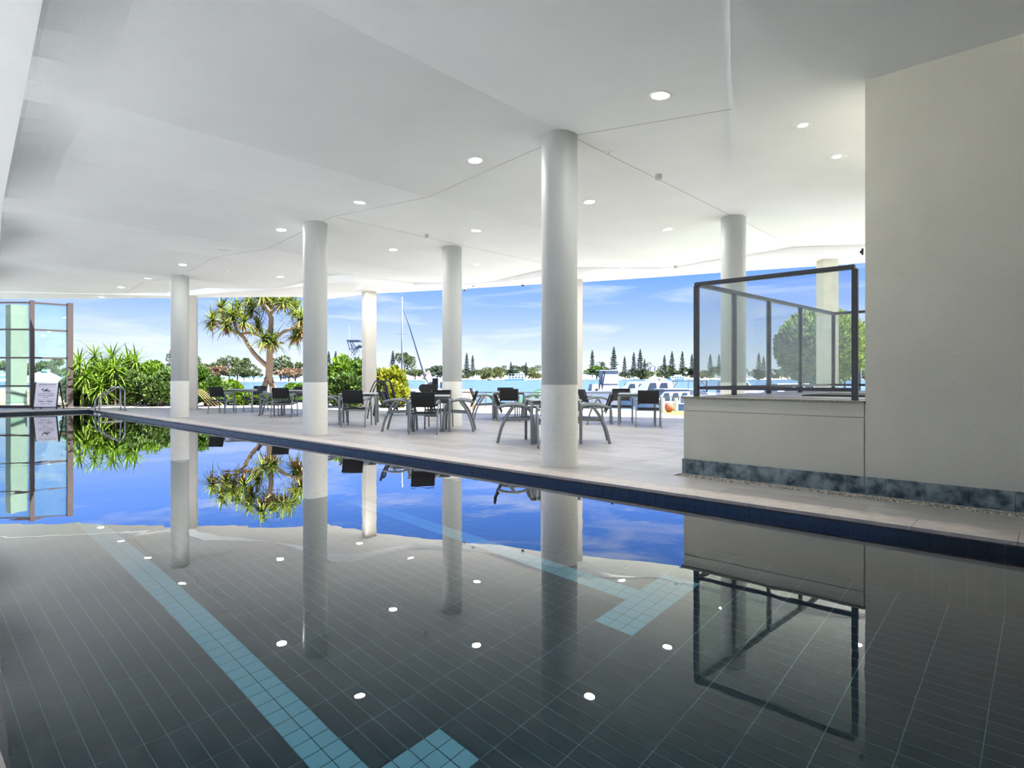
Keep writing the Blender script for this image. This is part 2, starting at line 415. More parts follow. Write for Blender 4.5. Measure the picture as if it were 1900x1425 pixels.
# ground around, with a hole for the pool (four pieces)
mb.prism([(-60, -40), (PX0 - .02, -40), (PX0 - .02, 26), (-60, 26)], -.6, -.03)
mb.prism([(PX1 + .02, -40), (60, -40), gp[-1], gp[-2], gp[-3], gp[-4], gp[-5], gp[-6], gp[-7], gp[-8], (PX1 + .02, 14)], -.6, -.03)
mb.prism([(PX0 - .02, PY0 - .02), (PX0 - .02, -40), (PX1 + .02, -40), (PX1 + .02, PY0 - .02)], -.6, -.03)
g0 = mb
mb.prism([(-60, 26), (PX0 - .02, PY1 + .02), (PX1 + .02, PY1 + .02), (PX1 + .02, 14), gp[7], gp[6], gp[5], gp[4], gp[3], gp[2], gp[1], gp[0], (-60, 60)], -.6, -.03)
struct(mb.build('ground', concrete), 'pale paved ground around the building')
mb = MB().prism([at(-200, 25.5), at(100, 23.6), at(300, 22.8), at(430, 22.6), at(600, 22.3), at(735, 21.8), at(735, 24.4), at(620, 26.8), at(560, 37.5), at(480, 43), at(300, 59), at(-200, 59)], -.2, -.02)
struct(mb.build('garden_bed', soil), 'soil of the garden bed behind the terrace')
mb = MB().prism([at(1222, 19.3), at(1250, 17.6), at(1300, 17.0), at(1700, 17), at(1900, 30), at(1600, 29.5), at(1290, 20.0)], -.2, .0)
struct(mb.build('lawn', grass_m), 'strip of green lawn beside the balcony wall')
mb = MB()
for i in range(3, len(gp) - 2):
    (x0, y0), (x1, y1) = gp[i], gp[i + 1]
    mb.beam((x0, y0, -.72), (x1, y1, -.72), .3, 1.38)
struct(mb.build('sea_wall', timber), 'sea wall at the water edge')

# deck paving: long grey tiles laid along the pool
deck = struct(MB().box(PX1 + .33, 18, -6, 29, -.03, -.012).box(-2.6, PX0 - .33, -6, 29, -.03, -.012).box(PX0 - .33, PX1 + .33, PY1 + .33, 29, -.03, -.012).build('floor', deck_grout), 'grey tiled pool terrace')
def inside(x, y):   # under the roof or just outside its edge
    X = x * RX[0] + y * RX[1]; Y = x * RY[0] + y * RY[1]
    if Y < .1: return x < 7
    return Y < interp(OUT, CX + F * X / Y) + 1.0
TW, TL = .298, 1.198
cells = []
for i in range(int((18 - PX1 - .33) / .3) + 1):
    x = PX1 + .335 + i * .3
    for j in range(-5, 26):
        y = j * 1.2 + (i % 3) * .4
        if y < -5 or y + 1.2 > 28.9: continue
        if not inside(x + .15, y + .6): continue
        y0_, y1_ = y, y + TL
        if x + .3 > 6.36 and x < 11.3: y0_ = max(y0_, 3.17)
        elif i == 2: y0_ = max(y0_, 3.17)                # pebble strip runs beside the wall
        if y1_ - y0_ < .05: continue
        cells.append((x, y0_, y1_ - y0_))
cells.sort(key=lambda c: (c[0] + .15) ** 2 + (c[1] + .6) ** 2 if c[1] > -.6 else 1e9)
mA = MB().box(0, TW, 0, TL, -.012, 0).data('paver', deck_tile); mB_ = MB().box(0, TW, 0, TL, -.012, 0).data('paver', deck_tile2)
for x, y, l in cells[:280]:
    me_ = mA if R.random() < .55 else mB_
    if l < TL - .01: me_ = MB().box(0, TW, 0, l, -.012, 0).data('paver', deck_tile)
    link('paver', me_, deck, (x, y, R.uniform(-.0008, .0008)))
mb = MB()
for x, y, l in cells[280:]: mb.box(x, x + TW, y, y + l, -.012, 0)
mb.box(5.56, 6.33, -6, -5.1, -.012, 0)
for j in range(-3, 24):
    for i in range(8): mb.box(-2.6 + i * .3, -2.6 + i * .3 + TW, j * 1.2, j * 1.2 + TL, -.012, 0)
for i in range(18):
    for j in range(3):
        if PX0 - .3 + i * .3 < PX1 + .1: mb.box(PX0 - .33 + i * .3, PX0 - .33 + i * .3 + TW, PY1 + .34 + j * 1.2, PY1 + .34 + j * 1.2 + TL, -.012, 0)
tag(mb.build('paving', deck_tile, deck), kind='stuff')
# pebble strip
xs0 = PX1 + .335 + .6
pm = [MB().ball((0, 0, 0), .009, 6, 4, (1.5, .8, .45)).data('pebble', m_) for m_ in (mat('pebble_pale', (214, 208, 190), .6), mat('pebble_tan', (176, 166, 146), .6), mat('pebble_grey', (122, 120, 112), .6))]
mb = MB().box(xs0, xs0 + .298, -5, 3.165, -.012, -.004)
ps = mb.build('pebble_strip', pebble_m); ps.parent = deck
for k in range(3):
    q = MB()
    for n in range(1500):
        y = R.uniform(-.3, 3.15); x = xs0 + R.uniform(.008, .29); a = R.uniform(0, 3.14); r = R.uniform(.007, .013)
        c, s = math.cos(a) * r * 1.6, math.sin(a) * r * 1.6; c2, s2 = -math.sin(a) * r * .7, math.cos(a) * r * .7
        z0, z1 = -.005, -.005 + r * .7
        b = len(q.v); q.v += [(x + c, y + s, z0), (x + c2, y + s2, z0), (x - c, y - s, z0), (x - c2, y - s2, z0), (x + c * .45, y + s * .45, z1), (x + c2 * .5, y + s2 * .5, z1), (x - c * .45, y - s * .45, z1), (x - c2 * .5, y - s2 * .5, z1)]
        q.f += [(b + 4, b + 5, b + 6, b + 7)] + [(b + i, b + (i + 1) % 4, b + 4 + (i + 1) % 4, b + 4 + i) for i in range(4)]
    tag(q.build('pebbles', pm[k].materials[0], deck), kind='stuff')

# coping
cop = struct(MB().box(PX1, PX1 + .335, PY0 - .3, PY1 + .3, -.04, -.026).box(PX0 - .335, PX0, PY0 - .3, PY1 + .3, -.04, -.026).box(PX0, PX1, PY1, PY1 + .335, -.04, -.026).build('pool_coping', deck_grout), 'stone coping round the pool edge')
cs = MB().box(0, .331, 0, .597, -.026, .001).data('coping_stone', coping_m)
y = -1.0
while y < PY1 - .1: link('coping_stone', cs, cop, (PX1 - .004, y, 0)); y += .6
y = -.4
while y < PY1 - .1: link('coping_stone', cs, cop, (PX0 - .327, y, 0)); y += .6
cs2 = MB().box(0, .597, 0, .331, -.026, .001).data('coping_stone', coping_m)
for i in range(9): link('coping_stone', cs2, cop, (PX0 - .33 + i * .6, PY1 - .004, 0))

# pool shell
T = .1012; GX = .513; GY = .264; LY = .3034
shell = MB()
shell.box(PX0 - .2, PX1 + .2, PY0 - .2, PY1 + .2, PF - .25, PF)
shell.box(PX1 + .008, PX1 + .2, PY0, PY1, PF, -.026).box(PX0 - .2, PX0 - .008, PY0, PY1, PF, -.026)
shell.box(PX0 - .2, PX1 + .2, PY1 + .008, PY1 + .2, PF, -.026).box(PX0 - .2, PX1 + .2, PY0 - .2, PY0 - .008, PF, -.026)
pool = struct(shell.build('pool_basin', grout_dark), 'dark tiled lap pool basin')
G = .0044; TZ = .0014
def is_lane(x, y):
    for lx in (GX + 9 * T, GX + 33 * T):
        if lx - .001 < x < lx + 2 * T - .001 and y > GY + 6 * LY - .01 and y < 23.2: return True
        if lx - 4 * T - .001 < x < lx + 6 * T - .001 and (GY + 6 * LY - .01 < y < GY + 7 * LY - .01): return True
    return False
dark, lane = [], []
for i in range(-3, 47):
    x = GX + i * T
    x0, x1 = max(x, PX0), min(x + T, PX1)
    if x1 - x0 < .02: continue
    for j in range(-10, 82):
        y = GY + j * LY
        if y + LY > PY1: continue
        if is_lane((x0 + x1) / 2, y + .05):
            for k in range(3): lane.append((x0, x1, y + k * T, y + (k + 1) * T))
        else: dark.append((x0, x1, y, y + LY))
def vis(c):
    x, y = (c[0] + c[1]) / 2, (c[2] + c[3]) / 2
    X = x * RX[0] + y * RX[1]; Y = x * RY[0] + y * RY[1]
    if Y < .3: return 1e9
    px = CX + F * X / Y
    return X * X + Y * Y if -60 < px < 1960 and Y > 1.7 else 1e9
def field(cells_, name, rest, m_, parent, n):
    cells_.sort(key=vis); cache = {}
    for c in cells_[:n]:
        k = (round(c[1] - c[0], 3), round(c[3] - c[2], 3))
        if k not in cache: cache[k] = MB().box(G / 2, k[0] - G / 2, G / 2, k[1] - G / 2, 0, TZ).data(name, m_)
        link(name, cache[k], parent, (c[0], c[2], PF + R.uniform(-.0002, .0002)))
    q = MB()
    for c in cells_[n:]: q.box(c[0] + G / 2, c[1] - G / 2, c[2] + G / 2, c[3] - G / 2, PF, PF + TZ)
    tag(q.build(rest, m_, parent), kind='stuff')
q = MB()
for c in lane: q.box(c[0] - .001, c[1] + .001, c[2] - .001, c[3] + .001, PF, PF + .0003)
tag(q.build('lane_grout', lane_grout, pool), kind='stuff')
field(dark, 'tile', 'floor_tiles', tile_dark, pool, 270)
field(lane, 'lane_tile', 'lane_tiles', tile_lane, pool, 270)
for o in pool.children:
    if o.name.split('.')[0] == 'lane_tile': o['label'] = 'pale aqua lane marker tile'
# wall tiles, along the terrace side and the ends
cells_ = []
for r_ in range(5):
    z1 = -.027 - r_ * .3034; z0 = max(z1 - .3034, PF)
    j = -15
    while GY + j * T < PY1:
        y = GY + j * T
        if y > PY0: cells_.append((y, z0, z1))
        j += 1
cells_.sort(key=lambda c: (c[0] < .1, c[2] < -.1, c[0]))
cache = {}
q = MB()
for n, (y, z0, z1) in enumerate(cells_):
    if n < 130:
        k = round(z1 - z0, 3)
        if k not in cache: cache[k] = MB().box(0, .008, .0011, T - .0011, .0011, k - .0011).data('wall_tile', tile_wall)
        link('wall_tile', cache[k], pool, (PX1, y, z0))
    else: q.box(PX1, PX1 + .008, y + .0011, min(y + T, PY1) - .0011, z0 + .0011, z1 - .0011)
for i in range(50):
    x = PX0 + i * T
    if x + T > PX1 + .09: break
    for r_ in range(5):
        z1 = -.027 - r_ * .3034; z0 = max(z1 - .3034, PF)
        m0, m1 = x + .0011, min(x + T, PX1) - .0011
        q.box(m0, m1, PY1, PY1 + .008, z0 + .0011, z1 - .0011); q.box(m0, m1, PY0 - .008, PY0, z0 + .0011, z1 - .0011)
y = PY0
while y < PY1:
    for r_ in range(5):
        z1 = -.027 - r_ * .3034; z0 = max(z1 - .3034, PF)
        q.box(PX0 - .008, PX0, y + .0011, min(y + T, PY1) - .0011, z0 + .0011, z1 - .0011)
    y += T
tag(q.build('wall_tiles', tile_wall, pool), kind='stuff')
wt = MB().quad((PX0, PY0, WZ), (PX1, PY0, WZ), (PX1, PY1, WZ), (PX0, PY1, WZ)).build('pool_water', pool_water_m)
tag(wt, 'still clear water filling the lap pool', 'water', kind='stuff')

# ------------------------------------------------------------------ round columns
COLS = [(5.90, 4.62, 'nearest thick round column by the pool edge, white mosaic base'),
        (5.90, 10.64, 'middle round column of the row along the pool edge'),
        (5.92, 18.1, 'farthest round column along the pool edge, near the ladder'),
        (9.19, 10.35, 'round column standing between the terrace tables, behind the pool row'),
        (11.1, 4.52, 'round column behind the glass balustrade')]
for i, (x, y, lb) in enumerate(COLS):
    c = thing('column', lb, 'column', (x, y, 0), group='round terrace columns')
    MB().cyl(0, 0, 1.012, zc(y) + .05, .226, 48).build('shaft', column_paint, c, smooth=True, auto=True)
    MB().cyl(0, 0, -.002, 1.014, .2335, 64).build('mosaic_band', mosaic_m, c, smooth=True, auto=True)

# square outer columns
def square_column(px, d, s, rz, lb, m=cream_paint):
    x, y = at(px, d)
    o = thing('square_column', lb, 'column', (x, y, 0), rz)
    MB().box(-s / 2, s / 2, -s / 2, s / 2, -.03, SZ + .02).build('shaft', m, o, bevel=.006)
    MB().box(-s / 2 - .008, s / 2 + .008, -s / 2 - .008, s / 2 + .008, -.03, .10).build('base', coping_m, o)
    return o
square_column(357, 20.45, .29, math.radians(-30), 'white square post behind the farthest round column')
c2 = square_column(685, 19.4, .36, math.radians(-12), 'square post with safety poster beside the yellow green shrubs')
square_column(1066, 17.0, .34, math.radians(-25), 'square post mostly hidden behind the nearest round column')
square_column(1535, 14.2, .36, math.radians(-50), 'square post seen through the balustrade in front of the round tree', mat('grey_render', (190, 188, 172), .8, noise=.04))
square_column(30.5, 23.2, .52, math.radians(10), 'square concrete post behind the green tinted window', mat('shade_darkened_post', (92, 98, 90), .9, noise=.06))  # post colour darkened to stand in for the shade falling on it
# poster on the second post
x, y = at(692.3, 19.4)
fd = math.radians(-12)
po = thing('safety_poster', 'tall narrow resuscitation poster on the square post', 'poster', (c2.location.x, c2.location.y, 0), fd)
def face_pt(u, z): return (-.18 * 0 + .183, u, z)
pw = mat('poster_paper', (222, 214, 206), .5); pr = mat('poster_red', (196, 62, 52), .5); pb = mat('poster_blue', (52, 58, 130), .5); py_ = mat('poster_tan', (206, 188, 160), .5); pg = mat('poster_grey', (120, 118, 124), .5)
for nm, y0, y1, z0, z1, m_, t in (('paper', -.15, .05, .84, 1.78, pw, .006), ('heading_bar', -.13, .03, 1.69, 1.75, pg, .009), ('text_block', -.13, .03, 1.45, 1.64, py_, .009), ('red_picture', -.13, .03, 1.24, 1.40, pr, .009), ('blue_picture', -.12, -.03, 1.16, 1.25, pb, .010), ('lower_picture', -.12, -.02, .96, 1.06, pb, .009)):
    MB().box(.18, .18 + t, y0, y1, z0, z1).build(nm, m_, po)

# ------------------------------------------------------------------ rendered wall on the right, low balcony wall
WX = 6.35
wallr = struct(MB().box(WX, 11.2, -6, 1.332, -.02, SZ + .06).build('wall_right', wall_paint), 'tall beige rendered wall on the right')
lw = MB().box(WX + .012, 11.2, 1.33, 3.15, -.02, .85)
low = struct(lw.build('wall_balcony', groove_m), 'low beige wall under the balustrade')
MB().box(WX, 11.21, 1.342, 3.163, .727, .862).build('upper_band', wall_paint, low, bevel=.003)
MB().box(WX, 11.21, 1.342, 3.163, -.02, .719).build('lower_panel', wall_paint, low, bevel=.003)
MB().box(WX - .022, 11.25, 1.334, 3.185, .862, .884).build('stone_capping', stone_top, low, bevel=.004)
MB().box(WX + .25, 11.2, 1.334, 3.1, .884, .888).build('balcony_paving', balcony_tile, low)
bb = struct(MB().box(WX - .010, WX, -4, 3.165, 0, .168).build('baseboard_right', mat('pale_grout', (196, 196, 188), .9)), 'slate tile skirting along the beige walls')
js = [3.176, 3.01, 2.701, 2.391, 2.086, 1.778, 1.475, 1.336, 1.163, .863, .556, .254, -.05, -.35, -.65, -.95]
for a, b in zip(js, js[1:]):
    MB().box(WX - .019, WX - .004, b + .002, a - .002, .004, .172 + R.uniform(-.001, .001)).build('skirting_tile', slate, bb)
MB().box(WX - .022, WX - .003, -4, 3.17, -.002, .005).build('grout_line', mat('pale_grout', (196, 196, 188)), bb)

# unseen walls added behind and beside the camera to shape the daylight
bw = struct(MB().box(-2.6, 6.4, -6.1, -5.9, -.02, SZ + .1).build('added_wall_back', wall_paint), 'unseen plain wall added behind the camera to block light')
lw_ = struct(MB().box(-2.75, -2.55, -6.1, LEFT_WALL_END, -.02, SZ + .1).build('added_wall_left', cream_paint), 'unseen plain wall added along the near side of the pool to limit light')
# glass balustrade
bal = thing('glass_balustrade', 'dark framed glass balustrade on the low beige wall', 'balustrade', (0, 0, 0))
RT, RB = 2.165, .985
P0, P1, P2, P3 = (6.41, 3.035), (6.41, 1.43), (10.86, 2.74), (10.86, 1.0)
def post(x, y, w=.052): MB().box(x - w / 2, x + w / 2, y - w / 2, y + w / 2, .884, RT - .02).build('post', black_metal, bal, bevel=.003)
for p in (P0, P1, (7.32, 2.97), (8.325, 2.90), (9.44, 2.83), P2, P3): post(*p)
for a, b in ((P0, P1), (P0, P2), (P2, P3)):
    MB().beam((*a, RT), (*b, RT), .062, .044).build('top_rail', black_metal, bal, bevel=.003)
    MB().beam((*a, RB), (*b, RB), .036, .036).build('bottom_rail', black_metal, bal)
def pane(a, b):
    a = Vector((*a, 0)); b = Vector((*b, 0)); d = (b - a).normalized(); a = a + d * .035; b = b - d * .035
    MB().beam((a.x, a.y, (RT + RB) / 2), (b.x, b.y, (RT + RB) / 2), .008, RT - RB - .05).build('glass_pane', dusty_glass, bal)
pane(P0, P1)
run = [P0, (7.32, 2.97), (8.325, 2.90), (9.44, 2.83), P2]
for a, b in zip(run, run[1:]): pane(a, b)
pane(P2, P3)
mt = thing('floor_mat', 'thin black mat lying on the balcony behind the glass', 'mat', (7.9, 1.9, .888))
MB().box(-.5, .5, -.35, .3, 0, .014).build('mat_body', rubber, mt)
MB().box(-.46, .46, -.31, .26, .014, .018).build('mat_pile', sling, mt)
# small wall camera high on the wall's corner
wc = thing('wall_camera', 'small dark security camera high on the tall wall corner', 'camera', (WX + .0, 1.36, 2.29))
MB().box(.0, .02, -.012, .004, -.03, .03).build('bracket', black_metal, wc); MB().ball((0.01, .008, -.0), .014, 12, 8).build('lens_dome', window_dark, wc, smooth=True)

# ------------------------------------------------------------------ downlights and ceiling fittings
lamp_glow = bpy.data.materials.new('lamp_diffuser'); lamp_glow.use_nodes = True
_p = lamp_glow.node_tree.nodes['Principled BSDF']; _p.inputs['Emission Color'].default_value = (1, .97, .90, 1); _p.inputs['Emission Strength'].default_value = 5; _p.inputs['Base Color'].default_value = (.9, .9, .9, 1)
fit_w = mat('white_fitting', (232, 232, 230), .5)
fit_g = mat('grey_fitting', (176, 178, 176), .5)
ring = MB().lathe(0, 0, [(.088, .0), (.092, -.006), (.108, -.009), (.112, -.004), (.112, .001)], 32).data('trim_ring', fit_w, True)
disc = MB().cyl(0, 0, -.004, -.001, .089, 32).data('diffuser', lamp_glow)
rows_ = {5.56: [3.03, 5.79, 8.57, 11.34, 16.79, 19.63, 22.34], 8.17: [5.76, 8.49, 11.23, 16.74], 10.74: [5.69, 8.4, 11.14, 13.9], 13.28: [2.92, 5.66, 8.34]}
rn = ['row along the pool edge', 'second row in from the pool', 'third row in from the pool', 'outermost row of the terrace']
ld = bpy.data.lights.new('downlight_lamp', 'AREA'); ld.shape = 'DISK'; ld.size = .17; ld.energy = LAMP_POWER; ld.color = (1, .98, .96)
def tilt(y):
    e = .05; s = (zc(y + e) - zc(y - e)) / (2 * e); return math.atan(s)
def downlight(x, y, lb, z=None):
    z = (zc(y) if x < xmax(y) - .1 else SZ - .003) if z is None else z
    t = thing('downlight', lb, 'ceiling light', (x, y, z), group='round recessed downlights')
    t.rotation_euler = (tilt(y), 0, 0)
    link('trim_ring', ring, t); link('diffuser', disc, t)
    lo = bpy.data.objects.new('downlight_lamp', ld); COL.objects.link(lo); lo.parent = t; lo.location = (0, 0, -.02)
for r_, (x, L_) in enumerate(rows_.items()):
    for k, y in enumerate(L_):
        downlight(x, y, f'round recessed downlight, {ORD[k]} from the front in the {rn[r_]}')
x, y = at(187, 20.6); downlight(x, y, 'round recessed downlight in the soffit at the far pool end', SZ - .003)
x, y = at(667, 18.6); downlight(x, y, 'round recessed downlight in the soffit above the square post', SZ - .003)
# two gimbal spots above the right wall
def gimbal(x, y, lb, z):
    t = thing('gimbal_downlight', lb, 'ceiling light', (x, y, z), group='gimbal downlights')
    MB().lathe(0, 0, [(.06, -.004), (.085, -.006), (.112, -.010), (.118, -.003), (.118, .002)], 32).build('trim_ring', fit_w, t, smooth=True)
    MB().lathe(0, 0, [(.060, -.004), (.052, .002), (.04, .004)], 32).build('inner_ring', fit_g, t, smooth=True)
    MB().cyl(0, 0, -.004, .0, .045, 24).build('lens', lamp_glow, t)
    lo = bpy.data.objects.new('downlight_lamp', ld); COL.objects.link(lo); lo.parent = t; lo.location = (0, 0, -.02)
def zfac(x, y):   # height of the lowered facet
    n = (Vector((*B_, zb_)) - Vector((*A_, za))).cross(Vector((*C_, 3.92)) - Vector((*A_, za)))
    return za - (n.x * (x - A_[0]) + n.y * (y - A_[1])) / n.z
gimbal(7.07, 2.09, 'gimbal spot downlight, nearer of the two by the tall wall', zfac(7.07, 2.09) - .002)
gimbal(8.38, 2.07, 'gimbal spot downlight, farther of the two by the tall wall', zfac(8.38, 2.07) - .002)
def puck(px, py, z, kind, lb, r=.055, h=.04):
    d = (z - CZ) * F / (HY - py); x, y = at(px, d); z = zc(y) if z > 3.93 else SZ
    t = thing(kind, lb, 'ceiling fitting', (x, y, z))
    return t
for px, py, lb in ((1222, 333, 'grey cylindrical ceiling sensor between the nearest column and the wall'), (791, 440, 'grey cylindrical ceiling sensor left of the terrace column'), (878, 522, 'small grey ceiling sensor near the soffit edge'), (1254, 484, 'small grey ceiling sensor above the boats')):
    t = puck(px, py, 4.05, 'ceiling_sensor', lb)
    MB().cyl(0, 0, -.012, .0, .06, 20).build('base_plate', fit_w, t); MB().cyl(0, 0, -.075, -.012, .05, 20).build('body', fit_g, t, smooth=True, auto=True)
for px, py, lb in ((417, 463, 'unlit round ceiling hatch left of the middle column'), (1129, 293, 'flat round sprinkler cover beside the nearest column'), (420, 485 + 18, 'small round cover plate on the far ceiling')):
    t = puck(px, py, 4.05, 'cover_plate', lb)
    rr = .115 if px == 417 else .06
    t.rotation_euler = (tilt(t.location.y), 0, 0)
    MB().lathe(0, 0, [(rr * .9, -.008), (rr, -.005), (rr, .001)], 28).build('rim', fit_g if px == 417 else fit_w, t, smooth=True); MB().cyl(0, 0, -.009, -.003, rr * .92, 28).build('plate', fit_w, t)
    if px == 1129: MB().cyl(0, 0, -.02, -.008, .008, 10).build('nozzle', fit_g, t)
for px, py, lb in ((970, 529, 'white dome security camera under the soffit, centre'), (862, 538, 'white dome security camera under the soffit beside the terrace column')):
    t = puck(px, py - 4, 3.915, 'dome_camera', lb)
    MB().cyl(0, 0, -.06, 0, .06, 20).build('housing', fit_w, t, smooth=True, auto=True); MB().ball((0, 0, -.06), .045, 16, 8).build('dome', window_dark, t, smooth=True)

# ------------------------------------------------------------------ window wall, sign, ladder
M1, M2, ML = (4.04, 27.52), (5.13, 27.46), (2.2, 29.45)
ww = thing('window_wall', 'brown framed window wall with green tinted glass at the far pool end', 'window')
MB().box(M1[0] - .06, M1[0] + .07, M1[1] - .12, M1[1] + .12, -.02, SZ).build('mullion', brown_alu, ww)
MB().box(M2[0] - .05, M2[0] + .12, M2[1] - .12, M2[1] + .12, -.02, SZ).build('mullion', brown_alu, ww)
MB().box(ML[0] - .07, ML[0] + .07, ML[1] - .12, ML[1] + .12, -.02, SZ).build('mullion', brown_alu, ww)
for a, b in ((M1, M2), (ML, M1)):
    for z in (.04, .80, 1.83, 2.86, 3.84):
        MB().beam((*a, z), (*b, z), .06, .06 if z > .1 else .12).build('transom', brown_alu, ww)
    zs = (.08, .80, 1.83, 2.86, 3.84)
    for z0, z1 in zip(zs, zs[1:]):
        d = Vector((b[0] - a[0], b[1] - a[1], 0)).normalized() * .05
        MB().beam((a[0] + d.x, a[1] + d.y, (z0 + z1) / 2), (b[0] - d.x, b[1] - d.y, (z0 + z1) / 2), .01, z1 - z0 - .05).build('glass_pane', green_glass, ww)

def text_mesh(s, size, loc, m, parent, name='lettering', bold=False, w=None):
    cu = bpy.data.curves.new(name, 'FONT'); cu.body = s; cu.size = size; cu.align_x = 'CENTER'; cu.align_y = 'CENTER'
    cu.extrude = .0012; cu.offset = .0015 if bold else 0; cu.resolution_u = 2
    tmp = bpy.data.objects.new('tmp', cu); COL.objects.link(tmp)
    bpy.context.view_layer.update()
    me = bpy.data.meshes.new_from_object(tmp.evaluated_get(bpy.context.evaluated_depsgraph_get()))
    wd = tmp.dimensions.x
    bpy.data.objects.remove(tmp)
    me.materials.clear(); me.materials.append(m)
    o = bpy.data.objects.new(name, me); COL.objects.link(o); o.parent = parent; o.location = loc
    o.rotation_euler = (math.pi / 2, 0, 0)
    if w and wd > 0: o.scale = (w / wd, 1, 1)
    return o
sx, sy = at(89, 20.9)
sg = thing('notice_board', 'white lap pool notice on a black a-frame stand by the windows', 'sign', (sx, sy, 0), math.radians(-43))
face = bpy.data.objects.new('sign_panel', MB().box(-.37, .37, -.012, .0, .0, .86).data('sign_panel', mat('sign_white', (222, 214, 222), .5))); COL.objects.link(face)
face.parent = sg; face.location = (0, -.14, .075); face.rotation_euler = (math.radians(-8), 0, 0)
ink = mat('sign_ink', (66, 60, 78), .6)
for s_, sz, zz, wd in (('LAP POOL NOTICE', .062, .79, .56), ('LAP POOL RESERVED', .05, .465, .56), ('FOR LAP TRAINING', .05, .40, .52), ('FROM', .05, .335, .16), ('5.00am - 9.00am', .065, .20, .48), ('MON - FRI', .05, .115, .33)):
    text_mesh(s_, sz, (0, -.0135, zz), ink, face, w=wd, bold=(sz > .06))
MB().box(-.30, .30, -.0145, -.012, .715, .722).build('rule_line', ink, face); MB().box(-.30, .30, -.0145, -.012, .265, .271).build('rule_line', ink, face)
swm = MB(); swm.cyl(0, 0, 0, .0025, .032, 16); swm.v = [(x - .13, -.012 - z, y + .62) for x, y, z in swm.v]
for poly_ in ([(-.12, .555), (-.02, .635), (.05, .655), (.07, .64), (0, .615), (.14, .565), (.13, .55), (.0, .56)],):
    b = len(swm.v); swm.v += [(x, -.0145, z) for x, z in poly_]; swm.f.append(tuple(range(b, b + len(poly_))))
swm.box(-.13, .16, -.0145, -.012, .528, .538)
swm.build('swimmer_symbol', ink, face)
for s_ in (-1, 1):
    MB().beam((s_ * .385, -.155, 0), (s_ * .385, -.02, .96), .03, .03).build('front_leg', black_metal, sg)
    MB().beam((s_ * .385, .22, 0), (s_ * .385, -.02, .96), .03, .03).build('rear_leg', black_metal, sg)
MB().beam((-.385, -.145, .07), (.385, -.145, .07), .025, .025).build('cross_bar', black_metal, sg)

lad = thing('pool_ladder', 'stainless steel pool ladder with twin hooped handrails', 'pool ladder', (0, 0, 0))
for yy in (23.45, 22.95):
    MB().tube([(5.10, yy, -.95), (5.10, yy, -.3), (5.10, yy, .30), (5.13, yy, .42), (5.25, yy, .52), (5.50, yy, .72), (5.62, yy, .79), (5.72, yy, .785), (5.80, yy, .70), (5.82, yy, .55), (5.82, yy, .25), (5.82, yy, 0)], .024, 12, smooth=5).build('handrail', steel, lad, smooth=True)
    MB().cyl(5.82, yy, 0, .025, .055, 20).build('base_flange', steel, lad, smooth=True, auto=True)
    MB().cyl(5.10, yy, WZ - .02, WZ + .03, .045, 20).build('collar', fit_w, lad, smooth=True, auto=True)
for z in (-.3, -.58, -.86): MB().box(5.06, 5.15, 22.95, 23.45, z - .015, z + .015).build('step', steel, lad, bevel=.004)
MB().beam((5.11, 23.2, .17), (5.81, 23.2, .17), .05, .06).build('brace_board', cream_paint, lad)

